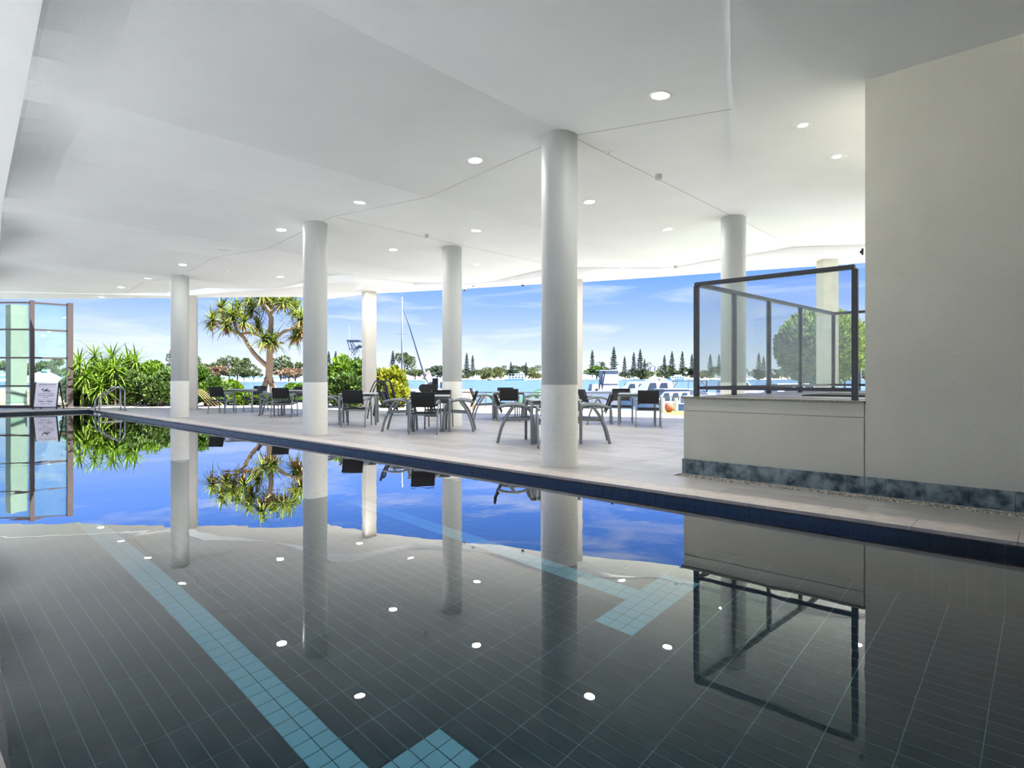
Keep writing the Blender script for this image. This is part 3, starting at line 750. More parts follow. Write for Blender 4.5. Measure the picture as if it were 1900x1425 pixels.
# ------------------------------------------------------------------ tables and chairs
def make_table():
    t = thing('terrace_table', '-', 'table')
    s = .43
    MB().box(-s, s, -s, s, .712, .736).build('tabletop', mat('table_top', (158, 160, 158), .35, metal=.3), t, bevel=.012)
    MB().box(-s + .05, s - .05, -s + .05, s - .05, .665, .712).build('apron', grey_metal, t)
    for i in (-1, 1):
        for j in (-1, 1):
            MB().tube([(i * (s - .07), j * (s - .07), .70), (i * (s - .035), j * (s - .035), .655), (i * (s - .02), j * (s - .02), .58), (i * (s - .02), j * (s - .02), 0)], .026, 10, smooth=3).build('leg', grey_metal, t, smooth=True, auto=True)
    return t
def make_chair():
    """faces +y; origin under the seat centre"""
    t = thing('sling_chair', '-', 'chair')
    for s in (-1, 1):
        x = s * .27
        MB().tube([(x, -.34, 0), (x, -.285, .22), (x, -.20, .42), (x * .99, -.06, .625)], .0165, 8, smooth=5, flat=1.5).build('rear_leg', grey_metal, t, smooth=True)
        MB().tube([(x * .93, -.33, .60), (x, -.18, .635), (x, 0, .642), (x, .15, .60), (x, .235, .49), (x, .27, .34), (x, .285, .15), (x, .29, 0)], .0165, 8, smooth=4, flat=1.5).build('front_leg', grey_metal, t, smooth=True)
        MB().beam((s * .245, -.24, .385), (s * .245, .25, .405), .022, .04).build('seat_rail', grey_metal, t)
        MB().beam((s * .215, -.27, .50), (s * .215, -.385, .82), .03, .022).build('back_rail', black_metal, t)
        MB().beam((s * .215, -.30, .58), (s * .262, -.30, .605), .018, .018).build('back_bracket', grey_metal, t)
    MB().beam((-.25, .24, .37), (.25, .24, .37), .022, .022).build('stretcher', grey_metal, t)
    MB().beam((-.25, -.21, .37), (.25, -.21, .37), .022, .022).build('stretcher', grey_metal, t)
    q = MB(); n = 6
    for i in range(n + 1):
        y = -.25 + .52 * i / n; z = .415 - .018 * math.sin(math.pi * i / n)
        q.v += [(-.235, y, z), (.235, y, z), (-.235, y, z - .012), (.235, y, z - .012)]
    for i in range(n):
        a = i * 4; b = a + 4
        q.f += [(a, a + 1, b + 1, b), (a + 2, b + 2, b + 3, a + 3), (a, b, b + 2, a + 2), (a + 1, a + 3, b + 3, b + 1)]
    q.f += [(0, 2, 3, 1), (n * 4, n * 4 + 1, n * 4 + 3, n * 4 + 2)]
    q.build('seat', sling, t)
    q = MB()
    for i in range(n + 1):
        f = i / n; z = .535 + .285 * f; y = -.283 - .115 * f - .012 * math.sin(math.pi * f)
        q.v += [(-.205, y, z), (.205, y, z), (-.205, y - .012, z - .003), (.205, y - .012, z - .003)]
    for i in range(n):
        a = i * 4; b = a + 4
        q.f += [(a, a + 1, b + 1, b), (a + 2, b + 2, b + 3, a + 3), (a, b, b + 2, a + 2), (a + 1, a + 3, b + 3, b + 1)]
    q.f += [(0, 2, 3, 1), (n * 4, n * 4 + 1, n * 4 + 3, n * 4 + 2)]
    q.build('backrest', sling, t)
    MB().beam((-.215, -.385, .815), (.215, -.385, .815), .02, .02).build('back_top_bar', black_metal, t)
    MB().beam((-.215, -.285, .535), (.215, -.285, .535), .02, .02).build('back_lower_bar', black_metal, t)
    return t
tproto = make_table(); cproto = make_chair(); used = [0, 0]
FW = math.atan2(RY[1], RY[0])    # heading of "away from the camera"
TABLES = [('A', 7.95, 12.28, -38, 'square grey metal terrace table between the middle column and the terrace column'),
          ('B', 7.97, 9.68, -41, 'square grey metal terrace table left of the terrace column, with four chairs'),
          ('C', 7.98, 6.40, -42, 'square grey metal terrace table behind the nearest column'),
          ('D', 11.52, 10.72, -47, 'square grey metal terrace table in front of the open water, centre'),
          ('E', 12.32, 7.32, -60, 'square grey metal terrace table in front of the moored boats, right'),
          ('F', 8.15, 19.25, -40, 'square grey metal terrace table farthest left under the tree'),
          ('G', 8.40, 16.45, -40, 'square grey metal terrace table just left of the middle column')]
for k, x, y, a, lb in TABLES:
    t = tproto if not used[0] else copy_tree(tproto); used[0] = 1
    t.location = (x, y, 0); t.rotation_euler = (0, 0, math.radians(a)); tag(t, lb, 'table', 'square terrace tables')
def chair(x, y, deg, lb, tip=None, z=0):
    """deg: facing, degrees turned left from 'away from the camera'"""
    t = cproto if not used[1] else copy_tree(cproto); used[1] = 1
    t.location = (x, y, z)
    h = FW + math.radians(deg)
    t.rotation_euler = (tip or 0, 0, h - math.pi / 2)
    tag(t, lb, 'chair', 'black sling terrace chairs'); return t
def cam_off(x, y, r, f): return (x + RX[0] * r + RY[0] * f, y + RX[1] * r + RY[1] * f)
tb = {k: (x, y) for k, x, y, *_ in TABLES}
chair(*cam_off(*tb['B'], -.60, .0), -90, 'black sling chair at the left side of the four-chair table')
chair(*cam_off(*tb['B'], .0, -.60), 0, 'black sling chair with its back to the pool at the four-chair table')
chair(*cam_off(*tb['B'], .60, -.02), 90, 'black sling chair at the right side of the four-chair table, before the terrace column')
chair(*cam_off(*tb['B'], .12, .62), 180, 'black sling chair facing the pool at the four-chair table')
chair(*cam_off(*tb['A'], .10, -.62), 0, 'black sling chair with its back to the pool right of the middle column')
chair(*cam_off(*tb['A'], -.68, .1), -90, 'black sling chair half hidden behind the middle column')
chair(*cam_off(*tb['C'], -.60, .05), -90, 'black sling chair just left of the nearest column, facing right')
chair(*cam_off(*tb['C'], -.02, -.62), 0, 'black sling chair mostly hidden behind the nearest column')
chair(*cam_off(*tb['C'], .62, -.03), 85, 'black sling chair just right of the nearest column, facing left')
chair(*cam_off(*tb['D'], -.62, .0), -80, 'black sling chair at the left side of the waterside table')
chair(*cam_off(*tb['D'], -.02, -.62), 5, 'black sling chair with its back to the pool at the waterside table')
chair(*cam_off(*tb['D'], -.1, .65), 180, 'black sling chair facing the pool at the waterside table')
chair(*cam_off(*tb['D'], .66, .0), 95, 'black sling chair at the right side of the waterside table')
chair(*cam_off(*tb['E'], .12, -.62), -12, 'black sling chair with its back to the pool before the boats')
chair(*cam_off(*tb['E'], -.25, .68), 170, 'black sling chair facing the pool before the boats')
chair(*cam_off(*tb['E'], -.95, .15), -75, 'black sling chair right of the nearest column, facing the boats table')
chair(*cam_off(*tb['F'], -.38, -.55), -5, 'black sling chair farthest left, back to the pool')
chair(*cam_off(*tb['F'], .15, .62), 180, 'black sling chair at the farthest left table, facing the pool')
chair(*cam_off(*tb['G'], -.62, .12), -75, 'black sling chair under the tree, left of the middle column, facing right')
chair(*cam_off(*tb['G'], .0, -.60), 3, 'black sling chair left of the middle column with its back to the pool')
chair(*cam_off(*tb['G'], -.1, .65), 180, 'black sling chair facing the pool just left of the middle column')
# blue folded loungers leaning by the shrubs and a low black bench
def folded_lounger(px, d, rz, m, lb):
    x, y = at(px, d)
    t = thing('folded_lounger', lb, 'lounger', (x, y, 0), rz)
    for s in (-1, 1):
        MB().tube([(s * .26, -.30, 0), (s * .26, -.22, .5), (s * .26, -.05, .95), (s * .26, .08, 1.02), (s * .26, .2, .88), (s * .26, .38, .1)], .016, 8, smooth=4).build('side_frame', black_metal, t, smooth=True)
    MB().beam((-.26, -.22, .5), (.26, -.22, .5), .02, .02).build('cross_bar', black_metal, t)
    MB().beam((-.26, .36, .15), (.26, .36, .15), .02, .02).build('cross_bar', black_metal, t)
    q = MB()
    for z, y_ in ((.08, .385), (.45, .31), (.88, .215), (1.01, .09)): q.v += [(-.25, y_ + .01, z), (.25, y_ + .01, z)]
    q.f += [(0, 1, 3, 2), (2, 3, 5, 4), (4, 5, 7, 6)]
    q.build('sling_panel', m, t)
    return t
h0 = FW - math.pi / 2
folded_lounger(700, 16.3, h0 - 1.2, sling, 'black folded lounger propped beside the table under the square post')
folded_lounger(713, 17.2, h0 - 1.3, blue_sling, 'blue folded lounger propped beside the yellow green shrubs')
x, y = at(728, 17.6)
bn = thing('low_bench', 'low black slatted bench on the sunlit terrace edge', 'bench', (x, y, 0), h0)
for k in range(4): MB().box(-.5, .5, -.2 + k * .105, -.2 + k * .105 + .09, .28, .30).build('slat', black_metal, bn)
for i in (-.46, .46):
    for j in (-.18, .18): MB().box(i - .018, i + .018, j - .018, j + .018, 0, .28).build('leg', black_metal, bn)
# dark upright machine near the mast
x, y = at(799, 17.0)
mc = thing('exercise_machine', 'black upright machine with a ridged column and handlebar near the mast', 'machine', (x, y, 0), h0)
MB().box(-.17, .2, -.12, .12, .28, .92).build('body', rubber, mc, bevel=.02)
for k in range(5): MB().box(.06 + k * .032, .08 + k * .032, -.1, .1, .90, 1.09).build('column_rib', rubber, mc)
MB().cyl(0, 0, -.04, .04, .12, 20).build('round_disc', black_metal, mc).matrix_local = Matrix.Translation((-.2, -.1, .80)) @ Matrix.Rotation(math.pi / 2, 4, 'X')
MB().tube([(-.06, 0, .9), (-.12, -.02, 1.04), (-.24, -.04, 1.10)], .016, 8, smooth=3).build('handlebar', rubber, mc)
MB().tube([(.02, 0, .3), (.02, 0, .06)], .05, 10).build('stem', rubber, mc)
for i in (-1, 1): MB().box(-.16, .2, i * .16 - .03, i * .16 + .03, 0, .06).build('foot', rubber, mc)
MB().box(-.02, .06, -.16, .16, .02, .07).build('foot_bar', rubber, mc)
# striped sun umbrella, closed canopy edge seen past the nearest column
x, y = at(1000, 22.5)
gn = mat('umbrella_green', (52, 92, 70), .8); 
um = thing('market_umbrella', 'low green cone cover seen just left of the nearest column', 'umbrella', (x, y, -1.2))
MB().lathe(0, 0, [(.95, 1.35), (.55, 1.60), (.02, 1.86)], 10).build('canopy', gn, um); MB().cyl(0, 0, 0, 1.8, .025, 10).build('pole', steel, um)
for i in range(10):
    a = 2 * math.pi * i / 10
    MB().beam((.95 * math.cos(a), .95 * math.sin(a), 1.355), (.02 * math.cos(a), .02 * math.sin(a), 1.868), .02, .012).build('seam', mat('umbrella_dark', (28, 48, 40), .8), um)

# ------------------------------------------------------------------ vegetation
def leafmat(name, a, b, tr=.35):
    m = bpy.data.materials.new(name); m.use_nodes = True; nt = m.node_tree; N = nt.nodes; L = nt.links
    p = N['Principled BSDF']; p.inputs['Roughness'].default_value = .62; p.inputs['Specular IOR Level'].default_value = .3
    gi = N.new('ShaderNodeNewGeometry'); rp = N.new('ShaderNodeValToRGB')
    L.new(gi.outputs['Random Per Island'], rp.inputs[0])
    rp.color_ramp.elements[0].color = (*lin(*a), 1); rp.color_ramp.elements[1].color = (*lin(*b), 1)
    L.new(rp.outputs[0], p.inputs['Base Color'])
    tl = N.new('ShaderNodeBsdfTranslucent'); L.new(rp.outputs[0], tl.inputs[0])
    mx = N.new('ShaderNodeMixShader'); mx.inputs[0].default_value = tr
    L.new(p.outputs[0], mx.inputs[1]); L.new(tl.outputs[0], mx.inputs[2]); L.new(mx.outputs[0], N['Material Output'].inputs[0])
    return m
lf_green = leafmat('leaf_bright_green', (46, 78, 18), (108, 136, 34))
lf_mid = leafmat('leaf_mid_green', (40, 68, 24), (88, 116, 40))
lf_yel = leafmat('leaf_yellow_green', (72, 92, 20), (142, 138, 36))
lf_pan = leafmat('leaf_pandanus', (60, 88, 36), (128, 134, 54))
lf_dead = leafmat('leaf_dead', (112, 84, 52), (158, 124, 72))
lf_far = leafmat('leaf_far_green', (56, 68, 44), (96, 106, 64))
lf_brown = leafmat('leaf_far_brown', (106, 84, 66), (138, 116, 90))
lf_pine = leafmat('leaf_pine', (44, 58, 46), (74, 88, 66))
lf_round = leafmat('leaf_round_tree', (66, 90, 36), (142, 154, 74))
bark = mat('pandanus_bark', (150, 128, 106), .9, noise=.2, scale=20, bump=.6, bscale=50)
bark_d = mat('dark_bark', (88, 76, 64), .9, noise=.2, scale=10)

def leaf_cloud(n, c, rad, size, elong=1.6, shell=.55, zmin=None, up=.4, lumps=0, rnd=R):
    """folded leaves filling an ellipsoid, denser at the skin"""
    q = MB(); V = q.v; Fc = q.f
    L_ = [(Vector((rnd.gauss(0, 1), rnd.gauss(0, 1), rnd.gauss(0, .8))).normalized() * .72, rnd.uniform(.3, .5)) for _ in range(lumps)]
    for _ in range(n):
        d = Vector((rnd.gauss(0, 1), rnd.gauss(0, 1), rnd.gauss(0, 1))).normalized()
        if L_:
            ce, lr = rnd.choice(L_); pt = ce + d * lr * rnd.uniform(.6, 1)
        else: pt = d * (shell + (1 - shell) * rnd.random() ** .6)
        p = Vector((c[0] + pt.x * rad[0], c[1] + pt.y * rad[1], c[2] + pt.z * rad[2]))
        if zmin is not None and p.z < zmin: p.z = zmin + rnd.random() * .3 * rad[2]
        ax = (d + Vector((rnd.uniform(-.8, .8), rnd.uniform(-.8, .8), rnd.uniform(-.3, .8) + up))).normalized()
        sd = ax.cross(Vector((rnd.gauss(0, 1), rnd.gauss(0, 1), rnd.gauss(0, 1)))).normalized()
        s = size * rnd.uniform(.6, 1.3); l = s * elong
        b = len(V)
        nn = ax.cross(sd) * (s * .18)
        V += [tuple(p), tuple(p + ax * l * .5 + sd * s * .5 - nn), tuple(p + ax * l), tuple(p + ax * l * .5 - sd * s * .5 - nn)]
        Fc += [(b, b + 1, b + 2), (b, b + 2, b + 3)]
    return q
def stems(c, z0, spread, h, n, r):
    q = MB()
    for _ in range(n):
        a = R.uniform(0, 6.28); k = R.uniform(.2, .8)
        q.tube([(c[0] + math.cos(a) * spread[0] * .15, c[1] + math.sin(a) * spread[1] * .15, z0), (c[0] + math.cos(a) * spread[0] * k * .5, c[1] + math.sin(a) * spread[1] * k * .5, z0 + h * .5), (c[0] + math.cos(a) * spread[0] * k * .8, c[1] + math.sin(a) * spread[1] * k * .8, z0 + h)], [r, r * .7, r * .3], 5)
    return q
def shrub(px, d, w, dep, h, m, lb, size=.07, n=2600, base=0, inner_m=None, name='shrub'):
    x, y = at(px, d)
    t = thing(name, lb, 'shrub', (x, y, base), math.atan2(RX[1], RX[0]))
    leaf_cloud(n, (0, 0, h * .52), (w / 2, dep / 2, h * .52), size, zmin=.05, lumps=14).build('foliage', m, t)
    tag(t.children[0], kind='stuff')
    stems((0, 0), -.02, (w / 2, dep / 2), h * .8, 7, .025).build('stems', bark_d, t)
    return t
lf_dark = leafmat('leaf_dark_green', (38, 58, 28), (84, 108, 44), .25)
SH = [(150, 23.6, 1.6, 1.3, 1.15, lf_dark, 'dark low shrub at the left end of the hedge beside the window wall'),
      (190, 24.4, 1.9, 1.5, 1.75, lf_mid, 'tall mid green shrub left of the pool ladder'),
      (232, 23.5, 1.7, 1.4, 1.25, lf_dark, 'dark shrub directly behind the pool ladder'),
      (262, 24.8, 2.2, 1.6, 1.95, lf_green, 'bright green tall shrub behind the ladder, right part'),
      (296, 23.3, 1.6, 1.3, 1.35, lf_dark, 'dark rounded shrub just left of the farthest round column'),
      (332, 24.6, 2.0, 1.6, 1.80, lf_green, 'bright green shrub behind the farthest round column'),
      (384, 23.2, 1.3, 1.3, 1.40, lf_mid, 'dark green shrub right of the white square post'),
      (418, 24.6, 1.1, 1.2, 1.05, lf_green, 'low glossy shrub before the left beach'),
      (552, 28, 1.2, 1.1, .75, lf_green, 'low shrub between the tree and the middle column'),
      (455, 24.2, 1.2, 1.0, .50, lf_green, 'low ground cover behind the farthest left table'),
      (486, 24.6, 1.1, 1.0, .40, lf_dark, 'low dark ground cover in front of the screw pine roots'),
      (524, 24.2, 1.3, 1.0, .48, lf_mid, 'low ground cover behind the table left of the middle column')]
for a in SH: shrub(*a[:6], a[6], size=.085, n=5200)
SH2 = [(632, 22.8, 1.5, 1.3, 1.80, lf_green, 'broad leaved green shrub right of the middle column'),
       (664, 23.2, 1.5, 1.3, 1.75, lf_mid, 'green shrub just left of the square post with the poster'),
       (640, 21.9, 1.9, 1.0, 1.15, lf_dark, 'dark shrub with pale flowers under the broad leaved shrub'),
       (714, 23.0, 1.4, 1.2, 1.55, lf_yel, 'yellow croton shrub right of the square post with the poster'),
       (728, 22.2, 1.0, .9, .85, lf_yel, 'small yellow shrub at the end of the garden bed')]
for a in SH2: shrub(*a[:6], a[6], size=.12, n=2600)
# a few fallen canes in the hedge
x, y = at(397, 22.4)
cn = thing('cane_plant', 'dry tan canes leaning in front of the dark hedge', 'plant', (x, y, 0), h0)
for k in range(5): MB().tube([(.15 * k - .2, .1, 0), (.1 * k - .45, 0, .35), (.07 * k - .75, 0, .68)], [.014, .012, .006], 6).build('cane', mat('dry_cane', (176, 148, 92), .8), cn)

# strap leaved plants (dracaena)
def strap(L_, w, droop, m, name='leaf'):
    q = MB(); n = 5
    for i in range(n + 1):
        f = i / n; ww_ = w * (math.sin(math.pi * min(1, f * .85 + .12)) ** .7) * (1 - f * .5) + .001
        q.v += [(-ww_ / 2, L_ * f, -droop * f * f * L_ + .006), (0, L_ * f, -droop * f * f * L_), (ww_ / 2, L_ * f, -droop * f * f * L_ + .006)]
    for i in range(n):
        a = i * 3; q.f += [(a, a + 1, a + 4, a + 3), (a + 1, a + 2, a + 5, a + 4)]
    return q.data(name, m)
dl = [strap(.80, .075, .25, lf_green), strap(.66, .07, .12, lf_green), strap(.74, .075, .5, lf_green)]
def rosette(parent, c, n, leaves, tilt0=-.2, tilt1=1.45, sc=1, axis=Vector((0, 0, 1)), name='leaf'):
    qa = Vector((0, 0, 1)).rotation_difference(axis)
    for k in range(n):
        f = (k + .5) / n; el_ = tilt0 + (tilt1 - tilt0) * f ** 1.1; az = k * 2.4 + R.uniform(-.2, .2)
        q = qa @ (Quaternion((0, 0, 1), az) @ Quaternion((1, 0, 0), el_))
        o = link(name, R.choice(leaves), parent, c); o.rotation_mode = 'QUATERNION'; o.rotation_quaternion = q
        s_ = sc * R.uniform(.8, 1.12); o.scale = (s_, s_, s_)
DR = [(147, 22.8, 1.65), (160, 22.6, 1.15), (176, 23.6, 1.95), (193, 22.9, 1.30), (208, 23.8, 1.90), (238, 24.0, 1.75), (252, 23.9, 1.72), (215, 22.9, 1.42), (136, 25.6, 1.5), (186, 22.6, .75)]
dn = ['leftmost, against the window frame', 'low, second from the left', 'tallest, left of the ladder', 'low, bright, left of the ladder', 'tall, directly above the ladder', 'upper right of the ladder', 'rightmost, reaching into the sky', 'bright, just above the ladder rails', 'seen partly through the window glass', 'short, near the ladder foot']
for (px, d, h), nm in zip(DR, dn):
    x, y = at(px, d)
    t = thing('dracaena', f'spiky strap leaved plant, {nm}', 'plant', (x, y, 0), group='spiky plants behind the ladder')
    b = R.uniform(-.2, .2)
    MB().tube([(b, 0, -.02), (b * .5, 0, h * .5), (0, 0, h)], [.035, .03, .025], 7, smooth=3).build('stem', bark_d, t)
    rosette(t, (0, 0, h), 44, dl, -.8, 1.4)
    rosette(t, (b * .3, 0, h * .72), 16, dl, -.8, .5)

# pandanus
TD = 29.0
def tp(px, py, off=0): x, y = at(px, TD + off); return Vector((x, y, zat(py, TD + off)))
base = tp(498, 742); base.z = 0
pan = thing('pandanus_tree', 'screw pine tree with forked trunk and spiky leaf heads', 'tree', base)
def P_(px, py, off=0): return tuple(tp(px, py, off) - base)
br = MB()
br.tube([P_(498, 716), P_(500, 680), P_(501, 640), P_(503, 600), P_(502, 586), P_(494, 570), P_(487, 556), P_(480, 545)], [.19, .165, .14, .12, .115, .10, .085, .07], 10, smooth=4)
br.build('trunk', bark, pan, smooth=True)
def limb(pts, r0, r1):
    n = len(pts); MB().tube(pts, [r0 + (r1 - r0) * i / (n - 1) for i in range(n)], 8, smooth=4).build('limb', bark, pan, smooth=True)
limb([P_(499, 682), P_(487, 672), P_(473, 658), P_(462, 643), P_(453, 628), P_(441, 617), P_(424, 611), P_(410, 600), P_(398, 592)], .115, .06)
limb([P_(441, 617), P_(436, 602), P_(438, 588), P_(441, 575)], .075, .05)
limb([P_(446, 620), P_(466, 618), P_(486, 624), P_(499, 632)], .06, .09)
limb([P_(470, 618), P_(462, 606), P_(452, 598)], .05, .04)
limb([P_(503, 632), P_(517, 621), P_(536, 611), P_(552, 604), P_(562, 592, -.5)], .09, .055)
limb([P_(505, 630), P_(518, 635), P_(526, 637)], .06, .05)
limb([P_(540, 610), P_(556, 607), P_(566, 606)], .06, .05)
limb([P_(500, 585), P_(512, 572), P_(524, 560)], .07, .05)
for k in range(11):
    a = 2 * math.pi * k / 11 + .2; r0 = R.uniform(.45, .62)
    MB().tube([(math.cos(a) * r0, math.sin(a) * r0, -.02), (math.cos(a) * .14, math.sin(a) * .14, R.uniform(.85, 1.25))], [.035, .045], 7).build('prop_root', bark, pan, smooth=True)
pl_ = [strap(1.0, .075, .30, lf_pan), strap(.9, .07, .15, lf_pan), strap(.95, .075, .65, lf_pan)]
HD = [(394, 594, 0), (412, 572, .6), (420, 604, -.5), (440, 572, .3), (452, 598, -.6), (462, 556, .8), (478, 606, .5), (486, 548, -.3), (508, 552, .5), (526, 562, -.5), (548, 574, .3), (558, 592, -.7), (548, 622, .4), (507, 634, -.5), (430, 586, -.4), (466, 574, .3), (498, 562, .5), (538, 556, .4), (560, 612, .3), (490, 630, -.6)]
dm = []
for hx, hy, off in HD:
    t = bpy.data.objects.new('leaf_head', None); COL.objects.link(t); t.parent = pan; t.location = P_(hx, hy, off); t.empty_display_size = .1
    q = MB()
    for k in range(80):
        az = k * 2.4; el_ = R.uniform(-.5, 1.35); l = R.uniform(.6, 1.1); dr = R.uniform(.1, .6); w_ = .065
        d_ = Vector((math.cos(az) * math.cos(el_), math.sin(az) * math.cos(el_), math.sin(el_))); sd = Vector((-math.sin(az), math.cos(az), 0))
        b = len(q.v)
        for i, f in enumerate((0, .35, .7, 1)):
            p = d_ * l * f; p.z -= dr * f * f * l; ww_ = w_ * (1, 1, .6, .02)[i] * .5
            q.v += [tuple(p - sd * ww_), tuple(p + sd * ww_)]
        for i in range(3): q.f.append((b + i * 2, b + i * 2 + 1, b + i * 2 + 3, b + i * 2 + 2))
    tag(q.build('leaf_tuft', lf_pan, t), kind='stuff')
    q = MB()
    for k in range(40):
        az = R.uniform(0, 6.28); l = R.uniform(.3, .65); w_ = .07; e = R.uniform(-1.3, -.2)
        d_ = Vector((math.cos(az) * math.cos(e), math.sin(az) * math.cos(e), math.sin(e))); sd = Vector((-math.sin(az), math.cos(az), 0))
        b = len(q.v); q.v += [tuple(-sd * w_ * .5), tuple(sd * w_ * .5), tuple(d_ * l + sd * w_ * .3), tuple(d_ * l - sd * w_ * .3)]; q.f.append((b, b + 1, b + 2, b + 3))
    tag(q.build('dead_leaf_skirt', lf_dead, t), 'dry orange brown leaves under the head', kind='stuff')
    rosette(t, (0, 0, 0), 14, pl_, -.5, 1.4)

# round clipped tree at the right, and its neighbours
x, y = at(1524, 26)
rt = thing('round_tree', 'round dense green tree seen through the glass balustrade', 'tree', (x, y, 0))
tag(leaf_cloud(11000, (0, 0, 2.45), (1.85, 1.85, 1.62), .12, shell=.68, lumps=0).build('crown', lf_round, rt), kind='stuff')
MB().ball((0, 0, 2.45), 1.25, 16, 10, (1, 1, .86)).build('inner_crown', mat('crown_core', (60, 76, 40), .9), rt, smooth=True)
MB().tube([(-.3, 0, -.1), (-.25, 0, .6), (-.05, 0, 1.3)], [.2, .16, .12], 10, smooth=3).build('trunk', bark, rt, smooth=True)

# ------------------------------------------------------------------ sea, shores
SEA = -1.5
sm = bpy.data.materials.new('sea_water'); sm.use_nodes = True
_N = sm.node_tree.nodes; _L = sm.node_tree.links; _p = _N['Principled BSDF']
_p.inputs['Base Color'].default_value = (*lin(64, 88, 112), 1); _p.inputs['Roughness'].default_value = .22; _p.inputs['IOR'].default_value = 1.33
_tc = _N.new('ShaderNodeTexCoord'); _nz = _N.new('ShaderNodeTexNoise'); _nz.inputs['Scale'].default_value = .9; _nz.inputs['Detail'].default_value = 6
_L.new(_tc.outputs['Object'], _nz.inputs['Vector']); _b = _N.new('ShaderNodeBump'); _b.inputs['Strength'].default_value = .9; _b.inputs['Distance'].default_value = .25
_L.new(_nz.outputs['Fac'], _b.inputs['Height']); _L.new(_b.outputs[0], _p.inputs['Normal'])
sp = [at(-2200, 60), at(-2200, 6000), at(4200, 6000), at(6500, 16), at(1290, 12), at(800, 15), at(300, 40)]
sea = MB().quad(*[(x, y, SEA) for x, y in sp[::-1]]).build('sea', sm)
tag(sea, 'rippled pale blue water of the broadwater channel', 'sea', kind='stuff')
def shore(px0, px1, d, dep, lb, steps=14, wob=8):
    r_ = random.Random(int(px0 + d)); A = []; B = []; C = []
    for i in range(steps + 1):
        p = px0 + (px1 - px0) * i / steps; dd = d + r_.uniform(-wob, wob)
        A.append(at(p, dd)); B.append(at(p, dd + dep * .06)); C.append(at(p, dd + dep))
    q = MB()
    for i in range(steps):
        q.quad((*A[i], SEA - .1), (*A[i + 1], SEA - .1), (*B[i + 1], SEA + 1.2), (*B[i], SEA + 1.2))
        q.quad((*B[i], SEA + 1.2), (*B[i + 1], SEA + 1.2), (*C[i + 1], SEA + 1.6), (*C[i], SEA + 1.6))
    o = q.build('beach', sand_m); struct(o, lb); return o
shore(560, 2100, 800, 500, 'white sand beach of the far shore')
shore(-700, 620, 430, 300, 'white sand beach beyond the tree on the left')
# hazy hills
def hill(px0, px1, d, h, lb):
    q = MB(); n = 40; r_ = random.Random(int(px0)); prev = None
    ph = [r_.uniform(0, 6) for _ in range(4)]
    for i in range(n + 1):
        f = i / n; p = px0 + (px1 - px0) * f
        z = h * (.45 + .3 * math.sin(f * 9 + ph[0]) + .15 * math.sin(f * 23 + ph[1]) + .08 * math.sin(f * 51 + ph[2])) * math.sin(math.pi * f) ** .4
        x, y = at(p, d); x2, y2 = at(p, d + 900)
        cur = ((x, y, -3), (x, y, max(z * .5, 0)), (x2, y2, max(z, 1)))
        if prev: q.quad(prev[0], cur[0], cur[1], prev[1]); q.quad(prev[1], cur[1], cur[2], prev[2])
        prev = cur
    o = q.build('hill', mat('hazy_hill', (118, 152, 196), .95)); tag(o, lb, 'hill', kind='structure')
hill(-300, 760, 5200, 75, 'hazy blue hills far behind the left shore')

pine_cache = []
def pine_mesh(seed, h=1.0):
    r_ = random.Random(seed); q = MB(); n = 15
    for k in range(n):
        f = k / (n - 1); z = .16 + .80 * f; rad = .19 * (1 - f) ** .7 * r_.uniform(.75, 1.2) + .022
        m = 7
        for i in range(m):
            a = 2 * math.pi * (i + r_.random() * .5) / m; rr = rad * r_.uniform(.7, 1.15); lift = .03 + .02 * f
            c, s = math.cos(a), math.sin(a); w_ = .022 + .03 * rr / .17
            b = len(q.v)
            q.v += [(0, 0, z - .012), (c * rr * .6 - s * w_, s * rr * .6 + c * w_, z + lift * .35), (c * rr, s * rr, z + lift), (c * rr * .6 + s * w_, s * rr * .6 - c * w_, z + lift * .35), (c * rr * .5, s * rr * .5, z - .018)]
            q.f += [(b, b + 1, b + 2), (b, b + 2, b + 3), (b, b + 4, b + 2), (b + 1, b + 4, b + 3)]
    q.ball((0, 0, .985), .018, 6, 4)
    return q.data('crown', lf_pine)
pm_ = [pine_mesh(s) for s in (3, 8, 21)]
ptr = MB().cyl(0, 0, 0, .93, .012, 7, .004).data('trunk', bark_d)
PN = [(610, 652, 420), (623, 652, 420), (729, 651, 330), (866, 655, 800), (877, 659, 800), (948, 671, 800), (976, 672, 800), (1099, 650, 800), (1139, 644, 800), (1159, 661, 800), (1176, 654, 800), (1188, 648, 800), (1196, 666, 800),
      (1233, 659, 800), (1247, 652, 800), (1266, 652, 800), (1284, 657, 800), (1318, 657, 780), (1334, 658, 780), (1408, 655, 760), (1417, 661, 760)]
for i, (px, py, d) in enumerate(PN):
    x, y = at(px, d); h = zat(py, d) - (SEA + 1)
    t = thing('norfolk_pine', f'tiered norfolk pine on the far shore, {ORD[i]} from the left', 'tree', (x, y, SEA + 1), group='pines on the far shore')
    sx_ = .9
    o = link('crown', pm_[i % 3], t); o.scale = (h * sx_, h * sx_, h); tag(o, kind='stuff')
    o = link('trunk', ptr, t); o.scale = (h, h, h)
